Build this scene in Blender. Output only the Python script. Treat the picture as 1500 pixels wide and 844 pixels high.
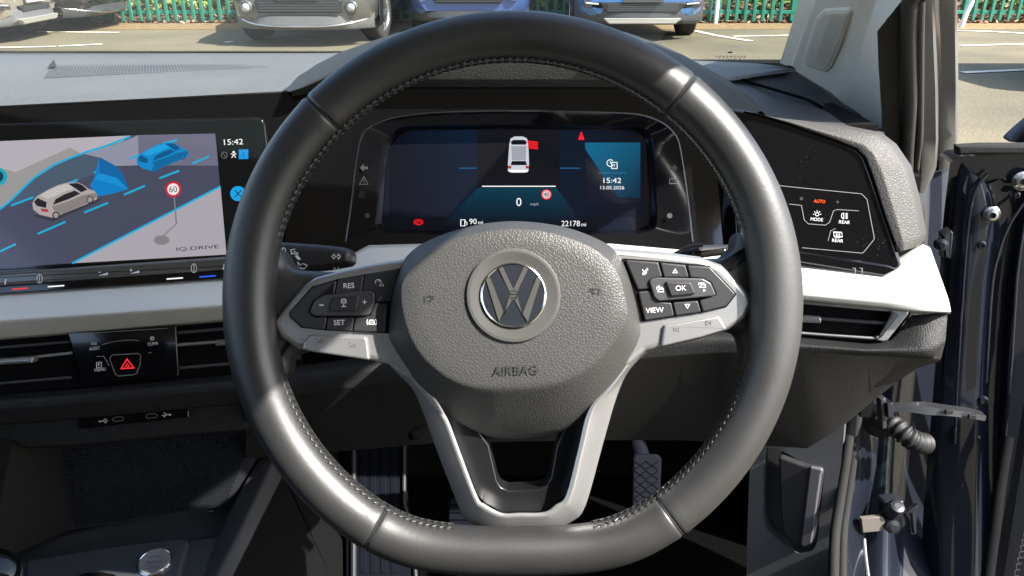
import bpy, bmesh, math, random
from mathutils import Vector, Matrix
R = math.radians
random.seed(7)
for o in list(bpy.data.objects): bpy.data.objects.remove(o)
S = bpy.context.scene
COL = S.collection

# ------------------------------------------------------------------ camera, sky, sun, exposure
CAM = Vector((0, 0, 1.15)); PITCH = R(23.5); FPX = 1155.0
cd = bpy.data.cameras.new('Camera'); co = bpy.data.objects.new('Camera', cd); COL.objects.link(co)
co.location = CAM; co.rotation_euler = (R(90) - PITCH, 0, 0)
cd.sensor_width = 36; cd.lens = 36 * FPX / 1500; cd.clip_start = .02; cd.clip_end = 2000
S.camera = co
SUN = Vector((.62, -.33, .72)).normalized()
w = bpy.data.worlds.new('World'); S.world = w; w.use_nodes = True
nt = w.node_tree; bg = nt.nodes['Background']
sky = nt.nodes.new('ShaderNodeTexSky'); sky.sky_type = 'NISHITA'; sky.sun_disc = False
sky.sun_elevation = math.asin(SUN.z); sky.sun_rotation = math.atan2(SUN.x, SUN.y)
sky.air_density = 1.0; sky.dust_density = 2.0
nt.links.new(sky.outputs[0], bg.inputs[0]); bg.inputs[1].default_value = .13
sl = bpy.data.lights.new('Sun', 'SUN'); so = bpy.data.objects.new('Sun', sl); COL.objects.link(so)
sl.energy = 4.6; sl.angle = R(.5); sl.color = (1, .96, .89)
so.rotation_euler = SUN.to_track_quat('Z', 'Y').to_euler(); so.location = (6, -2, 8)
S.view_settings.view_transform = 'Standard'; S.view_settings.look = 'None'
S.view_settings.exposure = 1.8; S.view_settings.gamma = 1
S.render.engine = 'CYCLES'
S.cycles.max_bounces = 8; S.cycles.transparent_max_bounces = 12

# ------------------------------------------------------------------ pixel rays (photo is 1500 x 844)
FW = Vector((0, math.cos(PITCH), -math.sin(PITCH))); UP = Vector((0, math.sin(PITCH), math.cos(PITCH)))
RT = Vector((1, 0, 0))
def ray(px, py): return FW + RT * ((px - 750) / FPX) + UP * ((422 - py) / FPX)
def unp(px, py, d): return CAM + ray(px, py) * d
def ground(px, py, z=0):
    r = ray(px, py); return CAM + r * ((z - CAM.z) / r.z)
class Plane:
    """A real plane in the car: anchor pixel + depth, turned by yaw and leaning back by tilt; w is metres towards the driver."""
    def __init__(s, px, py, d, yaw=0, tilt=0):
        s.p = unp(px, py, d); y, t = R(yaw), R(tilt)
        s.n = Vector((math.sin(y) * math.cos(t), -math.cos(y) * math.cos(t), math.sin(t))).normalized()
        s.u = Vector((math.cos(y), math.sin(y), 0)).normalized(); s.v = s.n.cross(s.u).normalized()
        if s.v.z < 0: s.v = -s.v
    def at(s, px, py, w=0):
        r = ray(px, py); q = s.p + s.n * w
        return CAM + r * ((q - CAM).dot(s.n) / r.dot(s.n))
    def pts(s, lst, w=0): return [s.at(a, b, w) for a, b in lst]
    def pxm(s, px, py, w=0):           # metres per pixel there
        return (s.at(px + 1, py, w) - s.at(px, py, w)).length
def zc(lst, sc, ox, oy): return [(ox + a / sc, oy + b / sc) for a, b in lst]

# ------------------------------------------------------------------ materials
def lin(r, g, b):
    f = lambda c: (c / 255 / 12.92) if c / 255 <= .04045 else ((c / 255 + .055) / 1.055) ** 2.4
    return (f(r), f(g), f(b), 1)
MATS = {}
def mat(name, col, rough=.5, metal=0, bump=None, coat=0, spec=.5, var=0, emit=0, dust=0, sheen=0, aniso=0, croughs=.03):
    if name in MATS: return MATS[name]
    m = bpy.data.materials.new(name); m.use_nodes = True; MATS[name] = m
    N = m.node_tree.nodes; L = m.node_tree.links; b = N['Principled BSDF']
    if len(col) == 3: col = (*col, 1)
    b.inputs['Base Color'].default_value = col; b.inputs['Roughness'].default_value = rough
    b.inputs['Metallic'].default_value = metal; b.inputs['Coat Weight'].default_value = coat
    b.inputs['Coat Roughness'].default_value = croughs; b.inputs['Specular IOR Level'].default_value = spec
    if sheen: b.inputs['Sheen Weight'].default_value = sheen
    tc = N.new('ShaderNodeTexCoord')
    if emit:
        b.inputs['Emission Color'].default_value = col; b.inputs['Emission Strength'].default_value = emit
        b.inputs['Base Color'].default_value = (.005, .005, .005, 1)
    base = None
    if var:
        n = N.new('ShaderNodeTexNoise'); n.inputs['Scale'].default_value = 9; n.inputs['Detail'].default_value = 6
        L.new(tc.outputs['Object'], n.inputs['Vector'])
        mr = N.new('ShaderNodeMapRange'); mr.inputs[3].default_value = 1 - var; mr.inputs[4].default_value = 1 + var
        mr.inputs[1].default_value = .3; mr.inputs[2].default_value = .7
        L.new(n.outputs['Fac'], mr.inputs[0])
        mx = N.new('ShaderNodeMix'); mx.data_type = 'RGBA'; mx.blend_type = 'MULTIPLY'; mx.inputs[0].default_value = 1
        mx.inputs[6].default_value = col; L.new(mr.outputs[0], mx.inputs[7]); base = mx.outputs[2]
        L.new(base, b.inputs['Base Color'])
        mr2 = N.new('ShaderNodeMapRange'); mr2.inputs[3].default_value = rough * .85; mr2.inputs[4].default_value = min(1, rough * 1.15)
        mr2.inputs[1].default_value = .3; mr2.inputs[2].default_value = .7
        L.new(n.outputs['Fac'], mr2.inputs[0]); L.new(mr2.outputs[0], b.inputs['Roughness'])
    if dust:
        v = N.new('ShaderNodeTexVoronoi'); v.inputs['Scale'].default_value = dust; L.new(tc.outputs['Object'], v.inputs['Vector'])
        nz = N.new('ShaderNodeTexNoise'); nz.inputs['Scale'].default_value = 14; L.new(tc.outputs['Object'], nz.inputs['Vector'])
        th = N.new('ShaderNodeMapRange'); th.inputs[1].default_value = .42; th.inputs[2].default_value = .75
        th.inputs[3].default_value = .0; th.inputs[4].default_value = .11; L.new(nz.outputs['Fac'], th.inputs[0])
        lt = N.new('ShaderNodeMath'); lt.operation = 'LESS_THAN'; L.new(v.outputs['Distance'], lt.inputs[0]); L.new(th.outputs[0], lt.inputs[1])
        mx = N.new('ShaderNodeMix'); mx.data_type = 'RGBA'; L.new(lt.outputs[0], mx.inputs[0])
        if base: L.new(base, mx.inputs[6])
        else: mx.inputs[6].default_value = col
        mx.inputs[7].default_value = (.45, .43, .4, 1); L.new(mx.outputs[2], b.inputs['Base Color'])
    if bump:
        kind, sc, st, dist = bump
        if kind == 'voro':
            t = N.new('ShaderNodeTexVoronoi'); t.feature = 'SMOOTH_F1'; t.inputs['Scale'].default_value = sc
            t.inputs['Smoothness'].default_value = .35; out = t.outputs['Distance']
        elif kind == 'grain':
            t = N.new('ShaderNodeTexVoronoi'); t.feature = 'DISTANCE_TO_EDGE'; t.inputs['Scale'].default_value = sc
            mrg = N.new('ShaderNodeMapRange'); mrg.inputs[2].default_value = .28; L.new(t.outputs['Distance'], mrg.inputs[0]); mrg.interpolation_type = 'SMOOTHSTEP'; out = mrg.outputs[0]
        elif kind == 'wave':
            t = N.new('ShaderNodeTexWave'); t.inputs['Scale'].default_value = sc; out = t.outputs['Fac']
        else:
            t = N.new('ShaderNodeTexNoise'); t.inputs['Scale'].default_value = sc; t.inputs['Detail'].default_value = 3; out = t.outputs['Fac']
        L.new(tc.outputs['Object'], t.inputs['Vector'])
        bp = N.new('ShaderNodeBump'); bp.inputs['Strength'].default_value = st; bp.inputs['Distance'].default_value = dist
        L.new(out, bp.inputs['Height']); L.new(bp.outputs[0], b.inputs['Normal'])
        if coat: pass
    return m
LEATHER = mat('rim_leather', (.021, .021, .0212), .46, bump=('noise', 380, .18, .0005), var=.24, spec=.82)
LEATHER_D = mat('seam_thread', (.012, .012, .012), .7)
THREAD = mat('stitch_thread', (.05, .048, .045), .6)
GRAIN = mat('airbag_grain', (.048, .0477, .0467), .47, bump=('grain', 520, .28, .0005), spec=.5)
GRAINPAD = mat('pad_grain', (.055, .052, .049), .55, bump=('grain', 400, .35, .0007), spec=.4)
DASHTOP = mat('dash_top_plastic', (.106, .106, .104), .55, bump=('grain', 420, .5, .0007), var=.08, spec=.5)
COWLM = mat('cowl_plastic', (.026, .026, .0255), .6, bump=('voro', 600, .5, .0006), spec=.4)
PLASTIC = mat('soft_black_plastic', (.011, .0112, .0115), .55, bump=('grain', 480, .35, .0006), spec=.3)
KNEE = mat('knee_plastic', (.0125, .012, .0115), .65, bump=('noise', 700, .4, .0005), spec=.3, var=.1)
BLACK = mat('matt_black', (.003, .003, .0033), .85, spec=.15)
CARPET = mat('black_carpet', (.0045, .0045, .005), .95, bump=('noise', 500, .8, .002), spec=.1)
PIANO = mat('piano_black', (.004, .004, .005), .06, coat=.6, dust=420, spec=.5)
PIANOC = mat('piano_black_clean', (.004, .004, .005), .07, coat=.5, spec=.5)
SILVER = mat('satin_silver', (.62, .60, .57), .33, metal=.85, bump=('noise', 1500, .05, .0003), var=.03)
SATIN = mat('satin_paint', (.41, .41, .41), .30, metal=.72, bump=('noise', 1800, .05, .0002))
WHITE = mat('white_trim', (.58, .58, .54), .32, bump=('noise', 900, .06, .0003), coat=.2)
CHROME = mat('chrome', (.75, .75, .75), .14, metal=1)
BTN = mat('button_black', (.024, .024, .026), .42, bump=('noise', 1400, .1, .0002))
BTN2 = mat('rocker_black', (.05, .05, .055), .38)
ICON = mat('icon_print', (.75, .75, .75), .5)
ICOND = mat('icon_print_dark', (.09, .09, .09), .5)
DARKTXT = mat('emboss_shade_ink', (.02, .02, .02), .6)  # shade of moulded lettering put into colour; also ink on the displays
BEIGE = mat('pillar_trim', (.72, .63, .515), .7, bump=('wave', 420, .12, .0005), spec=.3)
SEAL = mat('rubber_seal', (.015, .015, .0148), .8, bump=('noise', 800, .8, .001), spec=.3)
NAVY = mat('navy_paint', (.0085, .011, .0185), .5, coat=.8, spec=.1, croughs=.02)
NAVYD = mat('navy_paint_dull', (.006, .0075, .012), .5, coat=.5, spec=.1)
GREYP = mat('grey_frame_film', (.085, .083, .080), .45, var=.06)
STEEL = mat('bolt_steel', (.5, .5, .5), .3, metal=1)
RUBBER = mat('tyre_rubber', (.02, .02, .021), .85, bump=('noise', 60, .4, .01))
# display colours
def em(name, rgb, s=.5): return mat(name, lin(*rgb), .13, emit=s * .60, spec=.4)

# ------------------------------------------------------------------ mesh builder
ORIG = {}
def org(o): return ORIG.get(o.name, Vector((0, 0, 0)))
class MB:
    def __init__(s): s.v = []; s.f = []; s.m = []; s.mats = []
    def mi(s, m):
        if m not in s.mats: s.mats.append(m)
        return s.mats.index(m)
    def add(s, vs, fs, m):
        k = len(s.v); s.v += [Vector(v) for v in vs]; i = s.mi(m)
        for f in fs: s.f.append([k + a for a in f]); s.m.append(i)
        return s
    def build(s, name, parent=None, label=None, cat=None, group=None, kind=None, origin=None, sharp=38, local=False, flip=False):
        me = bpy.data.meshes.new(name)
        o0 = origin if origin is not None else (org(parent) if parent else sum(s.v, Vector()) / max(1, len(s.v)))
        if local: o0 = Vector((0, 0, 0))
        me.from_pydata([tuple(v - o0) for v in s.v], [], s.f)
        for m in s.mats: me.materials.append(m)
        for p, i in zip(me.polygons, s.m): p.material_index = i; p.use_smooth = True
        bm = bmesh.new(); bm.from_mesh(me); bmesh.ops.recalc_face_normals(bm, faces=bm.faces); bm.to_mesh(me); bm.free()
        me.set_sharp_from_angle(angle=R(sharp)); me.update()
        o = bpy.data.objects.new(name, me); COL.objects.link(o)
        if parent: o.parent = parent
        else: o.location = o0
        ORIG[o.name] = o0
        tag(o, label, cat, group, kind)
        return o
def tag(o, label=None, cat=None, group=None, kind=None):
    if label: o['label'] = label
    if cat: o['category'] = cat
    if group: o['group'] = group
    if kind: o['kind'] = kind
def thing(name, loc, label, cat, group=None, rz=0):
    o = bpy.data.objects.new(name, None); COL.objects.link(o); o.location = loc; o.rotation_euler = (0, 0, rz)
    o.empty_display_size = .05; ORIG[o.name] = Vector(loc); tag(o, label, cat, group); return o

def fillet(pts, r, seg=4, closed=True):
    pts = [Vector(p) for p in pts]; n = len(pts); out = []
    for i, p in enumerate(pts):
        ri = r[i] if isinstance(r, (list, tuple)) else r
        if not closed and i in (0, n - 1): out.append(p); continue
        a = pts[i - 1] - p; b = pts[(i + 1) % n] - p
        if ri <= 0 or a.length < 1e-7 or b.length < 1e-7: out += [p.copy()] * (seg + 1) if False else [p]; continue
        ang = a.angle(b, math.pi); t = min(ri / max(.05, math.tan(ang / 2)), .48 * a.length, .48 * b.length)
        p1 = p + a.normalized() * t; p2 = p + b.normalized() * t
        for k in range(seg + 1):
            s = k / seg; out.append(p1 * (1 - s) ** 2 + p * 2 * s * (1 - s) + p2 * s * s)
    return out
def spline(pts, seg=6, closed=False):
    pts = [Vector(p) for p in pts]; n = len(pts); out = []
    rng = range(n if closed else n - 1)
    for i in rng:
        g = lambda k: pts[k % n] if closed else pts[max(0, min(n - 1, k))]
        p0, p1, p2, p3 = g(i - 1), g(i), g(i + 1), g(i + 2)
        for k in range(seg):
            t = k / seg
            out.append(.5 * (2 * p1 + (p2 - p0) * t + (2 * p0 - 5 * p1 + 4 * p2 - p3) * t * t + (3 * p1 - p0 - 3 * p2 + p3) * t ** 3))
    if not closed: out.append(pts[-1])
    return out
def sp2(lst, seg=6, closed=False): return [(p.x, p.y) for p in spline([Vector((a, b, 0)) for a, b in lst], seg, closed)]
def basis(n):
    n = n.normalized(); a = Vector((1, 0, 0)) if abs(n.x) < .8 else Vector((0, 1, 0))
    u = (a - n * a.dot(n)).normalized(); return u, n.cross(u)
def inset(p2, d):
    n = len(p2); out = []
    for i in range(n):
        a = p2[i] - p2[i - 1]; b = p2[(i + 1) % n] - p2[i]
        if a.length < 1e-9 or b.length < 1e-9:
            out.append(p2[i].copy()); continue
        na = Vector((-a.y, a.x)).normalized(); nb = Vector((-b.y, b.x)).normalized()
        m = na + nb
        if m.length < 1e-6: out.append(p2[i] + na * d); continue
        m.normalize(); out.append(p2[i] + m * (d / max(.45, m.dot(na))))
    return out
def prism(mb, pts, n, depth, m, bev=0, seg=3, mside=None, back=False):
    u, v = basis(n); o = pts[0]; n = n.normalized()
    p2 = [Vector(((p - o).dot(u), (p - o).dot(v))) for p in pts]
    h = (pts[0] - o).dot(n)
    A = sum(p2[i - 1].x * p2[i].y - p2[i].x * p2[i - 1].y for i in range(len(p2)))
    if A < 0: p2.reverse()
    k = len(p2); rings = [(p2, -depth)]
    if bev:
        for j in range(seg + 1):
            a = j / seg * math.pi / 2
            rings.append((inset(p2, bev * (1 - math.cos(a))), -bev + bev * math.sin(a)))
    else: rings.append((p2, 0))
    vs = []; fs = []
    for rg, hh in rings: vs += [o + u * q.x + v * q.y + n * hh for q in rg]
    for r_ in range(len(rings) - 1):
        for i in range(k):
            a = r_ * k + i; b = r_ * k + (i + 1) % k; fs.append([a, b, b + k, a + k])
    if mside: mb.add(vs[:], fs, mside)
    else: mb.add(vs, fs, m)
    top = vs[-k:]; mb.add(top, [list(range(k))], m)
    if back: mb.add(vs[:k], [list(range(k - 1, -1, -1))], m)
    return mb
def loft(mb, rows, m, closed_u=False, closed_v=False):
    n = len(rows[0]); k = len(rows); vs = [p for r_ in rows for p in r_]; fs = []
    for i in range(k if closed_v else k - 1):
        for j in range(n if closed_u else n - 1):
            a = i * n + j; b = i * n + (j + 1) % n; c = ((i + 1) % k) * n + (j + 1) % n; d = ((i + 1) % k) * n + j
            fs.append([a, b, c, d])
    return mb.add(vs, fs, m)
def frames(path, closed=False, up=None):
    n = len(path); fr = []; prev = None
    for i in range(n):
        if closed: t = path[(i + 1) % n] - path[i - 1]
        else: t = path[min(n - 1, i + 1)] - path[max(0, i - 1)]
        t.normalize()
        if up is not None: a = (up - t * up.dot(t)).normalized()
        else:
            if prev is None: prev = basis(t)[0]
            a = (prev - t * prev.dot(t)).normalized(); prev = a
        fr.append((t, a, t.cross(a)))
    return fr
def tube(mb, path, r, m, n=10, closed=False, up=None, ry=None, caps=True):
    path = [Vector(p) for p in path]; fr = frames(path, closed, up); rows = []
    for i, (t, a, b) in enumerate(fr):
        ri = r[i] if isinstance(r, (list, tuple)) else r; rj = ri if ry is None else (ry[i] if isinstance(ry, (list, tuple)) else ry)
        rows.append([path[i] + a * (ri * math.cos(k / n * 2 * math.pi)) + b * (rj * math.sin(k / n * 2 * math.pi)) for k in range(n)])
    loft(mb, rows, m, closed_u=True, closed_v=closed)
    if caps and not closed: mb.add(rows[0], [list(range(n - 1, -1, -1))], m); mb.add(rows[-1], [list(range(n))], m)
    return mb
def lathe(mb, c, ax, prof, m, n=32, cap=True):
    u, v = basis(ax); ax = ax.normalized(); rows = []
    for r_, h in prof: rows.append([c + ax * h + (u * math.cos(k / n * 2 * math.pi) + v * math.sin(k / n * 2 * math.pi)) * r_ for k in range(n)])
    loft(mb, rows, m, closed_u=True)
    if cap: mb.add(rows[-1], [list(range(n))], m)
    return mb
def box(mb, c, sx, sy, sz, m, X=Vector((1, 0, 0)), Y=Vector((0, 1, 0)), Z=Vector((0, 0, 1)), bev=.0):
    p = [c + X * (sx * a) + Z * (sz * b) - Y * sy for a, b in ((-1, -1), (1, -1), (1, 1), (-1, 1))]
    return prism(mb, p, -Y, 2 * sy, m, bev, 2, back=True)
def stroke(mb, pts, n, wdt, m, closed=False):
    """flat ribbon along pts in the plane with normal n"""
    pts = [Vector(p) for p in pts]; k = len(pts); L_ = []; Rr = []
    for i in range(k):
        if closed: t = pts[(i + 1) % k] - pts[i - 1]
        else: t = pts[min(k - 1, i + 1)] - pts[max(0, i - 1)]
        s = n.cross(t).normalized() * wdt / 2
        if 0 < i < k - 1 or closed:
            a = (pts[i] - pts[i - 1]).normalized(); b = (pts[(i + 1) % k] - pts[i]).normalized()
            s *= 1 / max(.5, math.sqrt(max(.01, (1 + a.dot(b)) / 2)))
        L_.append(pts[i] + s); Rr.append(pts[i] - s)
    vs = L_ + Rr; fs = [[i, (i + 1) % k, k + (i + 1) % k, k + i] for i in range(k if closed else k - 1)]
    return mb.add(vs, fs, m)
_tx = {}
def glyphs(s, bold=0):
    if (s, bold) in _tx: return _tx[s, bold]
    c = bpy.data.curves.new('t', 'FONT'); c.body = s; c.size = 1; c.align_x = 'CENTER'; c.align_y = 'CENTER'; c.resolution_u = 3; c.offset = bold
    o = bpy.data.objects.new('t', c); COL.objects.link(o); bpy.context.view_layer.update()
    me = bpy.data.meshes.new_from_object(o.evaluated_get(bpy.context.evaluated_depsgraph_get()))
    out = ([v.co.copy() for v in me.vertices], [list(p.vertices) for p in me.polygons])
    bpy.data.objects.remove(o); bpy.data.curves.remove(c); bpy.data.meshes.remove(me); _tx[s, bold] = out; return out
def text(mb, s, P, px, py, hpx, m, w=.0004, wpx=None, rot=0, bold=0):
    """letters hpx photo-pixels tall (capital height) lying on plane P"""
    vs, fs = glyphs(s, bold)
    if not vs: return mb
    c = P.at(px, py, w); k = P.pxm(px, py, w)
    x0 = min(v.x for v in vs); x1 = max(v.x for v in vs); y0 = min(v.y for v in vs); y1 = max(v.y for v in vs)
    sy = hpx * k / (y1 - y0); sx = sy if not wpx else wpx * k / (x1 - x0)
    ca, sa = math.cos(R(rot)), math.sin(R(rot)); out = []
    for v in vs:
        a = (v.x - (x0 + x1) / 2) * sx; b = (v.y - (y0 + y1) / 2) * sy
        out.append(c + P.u * (a * ca - b * sa) + P.v * (a * sa + b * ca))
    return mb.add(out, fs, m)
def circ(px, py, rx, ry=None, n=24, a0=0, a1=360):
    ry = ry or rx
    full = abs(a1 - a0) >= 360
    return [(px + rx * math.cos(R(a0 + (a1 - a0) * k / (n if full else n - 1))), py + ry * math.sin(R(a0 + (a1 - a0) * k / (n if full else n - 1)))) for k in range(n)]
def ppoly(mb, P, lst, m, w=.0004):
    p = P.pts(lst, w); return mb.add(p, [list(range(len(p)))], m)
def pline(mb, P, lst, wpx, m, w=.0004, closed=False):
    return stroke(mb, P.pts(lst, w), P.n, wpx * P.pxm(*lst[0], w), m, closed)
def slab(mb, P, lst, w, depth, m, bev=0, r=0, seg=3, rs=4, mside=None):
    p = P.pts(lst, w)
    if r: p = fillet(p, r, rs)
    return prism(mb, p, P.n, depth, m, bev, seg, mside)
def ring(mb, P, outer, hole, w, m, n=96, wh=None):
    """flat panel with a hole: both loops resampled by angle about the hole's centre"""
    A = P.pts(outer, w); B = P.pts(hole, w if wh is None else wh)
    c = sum(B, Vector()) / len(B)
    def samp(L_):
        q = [Vector(((p - c).dot(P.u), (p - c).dot(P.v))) for p in L_]; out = []
        for k in range(n):
            a = k / n * 2 * math.pi; d = Vector((math.cos(a), math.sin(a))); best = None
            for i in range(len(q)):
                p0, p1 = q[i - 1], q[i]; e = p1 - p0; den = d.x * e.y - d.y * e.x
                if abs(den) < 1e-12: continue
                t = (p0.x * e.y - p0.y * e.x) / den; s = (p0.x * d.y - p0.y * d.x) / den
                if t > 0 and -1e-6 <= s <= 1 + 1e-6 and (best is None or t > best): best = t
            out.append((best or .01, d))
        return out
    hA = (A[0] - c).dot(P.n); hB = (B[0] - c).dot(P.n)
    a = [c + P.u * (d.x * t) + P.v * (d.y * t) + P.n * hA for t, d in samp(A)]
    b = [c + P.u * (d.x * t) + P.v * (d.y * t) + P.n * hB for t, d in samp(B)]
    return loft(mb, [a, b], m, closed_u=True)

# ================================================================== STEERING WHEEL
WP = Plane(751, 445, .505, 0, 21.5)
wheel = thing('steering_wheel', WP.p, 'black leather steering wheel with silver spokes and a round emblem in front of the driver', 'steering wheel')
KW = .505 / FPX
RM, RT_ = 388 * KW, 35.5 * KW
def rim_r(a):
    s = -math.sin(a); r = RM
    if s > .05: q = 369 * KW / s; r = (RM ** -30 + q ** -30) ** (-1 / 30)
    return r
def wl(x, y, z=0): return WP.p + WP.u * x + WP.v * y + WP.n * z
def rimp(a): r = rim_r(a); return Vector((r * math.cos(a), r * math.sin(a), 0))
def rimframe(a):
    e = .01; t = (rimp(a + e) - rimp(a - e)).normalized(); inn = Vector((-t.y, t.x, 0)); return rimp(a), t, inn
def tube_pt(a, phi, rr):
    c, t, inn = rimframe(a); q = c + inn * (rr * math.cos(phi)) + Vector((0, 0, rr * math.sin(phi))); return wl(q.x, q.y, q.z)
SEAMS = [R(d) for d in (51.5, 134.8, 238.5, 306.5)]
def rim_rad(a, phi):
    d = (a % (2 * math.pi)); rr = RT_
    for s in SEAMS:                                     # leather tucks in at each seam
        x = abs(d - s) * RM
        rr -= .0011 * math.exp(-(x / .0011) ** 2)
        if x < .01: rr += .00035 * math.exp(-((x - .004) / .002) ** 2)
    for c0 in (0, math.pi, 2 * math.pi):                # fuller where the thumbs rest
        rr += .0022 * math.exp(-((d - c0) / .28) ** 2) * max(0, math.cos(phi)) 
    return rr
angs = sorted(set([i / 220 * 2 * math.pi for i in range(220)] + [s + k * .0022 for s in SEAMS for k in range(-7, 8)]))
mb = MB(); NP = 28
rows = [[tube_pt(a, k / NP * 2 * math.pi, rim_rad(a, k / NP * 2 * math.pi)) for k in range(NP)] for a in angs]
loft(mb, rows, LEATHER, True, True)
rim = mb.build('rim', wheel, sharp=180)
for s in SEAMS:
    mb = MB(); tube(mb, [tube_pt(s, k / 40 * 2 * math.pi, RT_ - .00085) for k in range(40)], .00055, LEATHER_D, 6, True)
    mb.build('seam', rim)
mb = MB()
for a0, a1 in ((18, 168.5), (196, 256), (289, 348)):
    n = int((a1 - a0) / 180 * math.pi * RM / .0052)
    for side in (.30, -.16):
        tube(mb, [tube_pt(R(a0 + (a1 - a0) * k / (n * 4)), side + .05 * math.sin(k * 1.57), RT_ + .0004) for k in range(n * 4 + 1)],
             [.0005 + .0001 * math.sin(k * 1.57) for k in range(n * 4 + 1)], LEATHER, 6)
    for k in range(n):
        a = R(a0 + (a1 - a0) * k / n); b = R(a0 + (a1 - a0) * (k + .95) / n)
        tube(mb, [tube_pt(a, .46, RT_ + .0004), tube_pt((a + b) / 2, .08, RT_ + .0012), tube_pt(b, -.22, RT_ + .0003)], .0003, LEATHER_D, 5)
mb.build('stitching', rim)
# leather that runs from the rim in behind the switch pads
for poly in ([(372, 352), (411, 372), (419, 389), (432, 397), (470, 399), (500, 400), (500, 512), (455, 516), (432, 522), (421, 532), (418, 552), (380, 580)],
             [(1120, 335), (1083, 342), (1079, 366), (1064, 379), (1030, 379), (1000, 380), (1000, 500), (1066, 488), (1087, 494), (1093, 512), (1094, 540), (1130, 560)]):
    mb = MB(); slab(mb, WP, poly, -.006, .022, LEATHER, .009, .006, 5)
    mb.build('leather_web', wheel, sharp=60)

# satin trim: left wing, right wing
Z3 = lambda l: zc(l, 3.75, 380, 340); Z4 = lambda l: zc(l, 3.75, 760, 340)
wingL = [(615, 372), (591, 380), (545, 387), (497, 397), (460, 407), (441, 420), (420, 445), (401, 468), (400, 478), (409, 495), (433, 512), (486, 521), (540, 529), (567, 535), (590, 552), (640, 560), (640, 400)]
wingR = [(890, 362), (908, 364), (973, 369), (1027, 376), (1059, 388), (1082, 410), (1104, 433), (1106, 446), (1093, 468), (1067, 485), (1018, 500), (971, 511), (947, 516), (925, 535), (880, 560), (860, 420)]
for poly, nm in ((wingL, 'L'), (wingR, 'R')):
    mb = MB(); slab(mb, WP, poly, -.0005, .016, SATIN, .0045, .004, 4)
    mb.build('spoke_trim', wheel, label='left satin silver spoke surround' if nm == 'L' else 'right satin silver spoke surround', sharp=50)
# lower V trim lofted from outer skirt over the ridge to the inner wall
outer = [(556, 520), (580, 545), (604, 570), (618, 600), (640, 660), (668, 732), (682, 760), (716, 780), (760, 784), (800, 780), (838, 764), (858, 740), (884, 648), (904, 580), (922, 542), (950, 515)]
ridge = [(574, 518), (597, 546), (628, 586), (650, 616), (665, 655), (693, 728), (706, 744), (732, 757), (760, 757), (800, 756), (820, 744), (836, 728), (853, 660), (868, 602), (893, 572), (932, 518)]
inner = [(582, 514), (604, 542), (638, 582), (657, 616), (672, 655), (699, 726), (710, 738), (735, 751), (760, 751), (797, 750), (814, 739), (829, 725), (846, 660), (860, 604), (884, 570), (922, 516)]
mb = MB(); rows = []
o_, r_, i_ = sp2(outer, 4), sp2(ridge, 4), sp2(inner, 4)
for k in range(len(o_)):
    sec = [WP.at(*o_[k], -.03), WP.at(*o_[k], -.013), WP.at(*r_[k], -.0015), WP.at(*i_[k], -.0025), WP.at(*i_[k], -.022)]
    rows.append(fillet(sec, [0, .003, .0028, .0015, 0], 4, False))
loft(mb, rows, SATIN); mb.build('spoke_trim', wheel, label='satin silver V-shaped lower spoke', sharp=60)
# black insert with the U-shaped opening
mb = MB()
ins = [(630, 575), (657, 616), (672, 655), (699, 726), (710, 738), (735, 751), (797, 750), (814, 739), (829, 725), (846, 660), (860, 604), (875, 570), (823, 634), (815, 655), (807, 700), (800, 712), (788, 717), (745, 719), (734, 714), (728, 704), (716, 652), (700, 630), (660, 590)]
slab(mb, WP, ins, -.017, .02, mat('spoke_insert_plastic', (.009, .009, .010), .25, dust=700), .001)
mb.build('spoke_insert', wheel)
mb = MB(); slab(mb, WP, [(714, 628), (806, 628), (806, 643), (716, 644)], -.02, .02, PLASTIC, .002); mb.build('cover_flange', wheel)

# switch pads
def button(poly, wf, label=None, m=BTN, icons=None, bev=.0009, depth=.006, r=.0012, name='button'):
    b = MB(); slab(b, WP, poly, wf, depth, m, bev, r, 3, 3)
    if icons: icons(b, wf + .00025)
    return b.build(name, wheel, label=label)
padL = Z3([(800, 190), (770, 200), (430, 258), (290, 298), (162, 440), (168, 470), (230, 527), (360, 541), (690, 557), (760, 560)])
padR = Z4([(560, 150), (580, 145), (770, 158), (1050, 183), (1199, 340), (1142, 413), (1000, 446), (690, 492), (650, 490)])
for p in (padL, padR):
    mb = MB(); slab(mb, WP, p, .0003, .004, BLACK, .0004, .001); mb.build('switch_base', wheel)
W1 = .0022
tx = lambda s, x, y, h, P=WP, m=ICON, rot=0, wpx=None: (lambda b, w_: text(b, s, P, x, y, h, m, w_, wpx, rot))
button(Z3([(424, 266), (412, 340), (360, 360), (300, 380), (275, 440), (300, 462), (371, 468), (358, 536), (236, 525), (172, 469), (165, 440), (291, 303)]), W1, 'blank dark left switch')
button(Z3([(431, 263), (574, 238), (560, 345), (416, 345)]), W1, 'switch marked RES', icons=tx('RES', 511, 418.5, 7.5, rot=2))
def ic_lim(b, w_):
    c = circ(554, 413.5, 4.2, 4, 14, 150, 390); pline(b, WP, c, 1, ICON, w_); pline(b, WP, [(554, 413), (557, 410)], 1, ICON, w_); text(b, 'on', WP, 558.5, 418, 3.6, ICON, w_)
button(Z3([(581, 236), (768, 203), (722, 384), (632, 384), (630, 330), (600, 322), (566, 330)]), W1, 'switch marked with a speed limiter symbol', icons=ic_lim)
button(Z3([(377, 468), (521, 468), (508, 545), (365, 538)]), W1, 'switch marked SET', icons=tx('SET', 497, 472.5, 7.5, rot=2))
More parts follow.
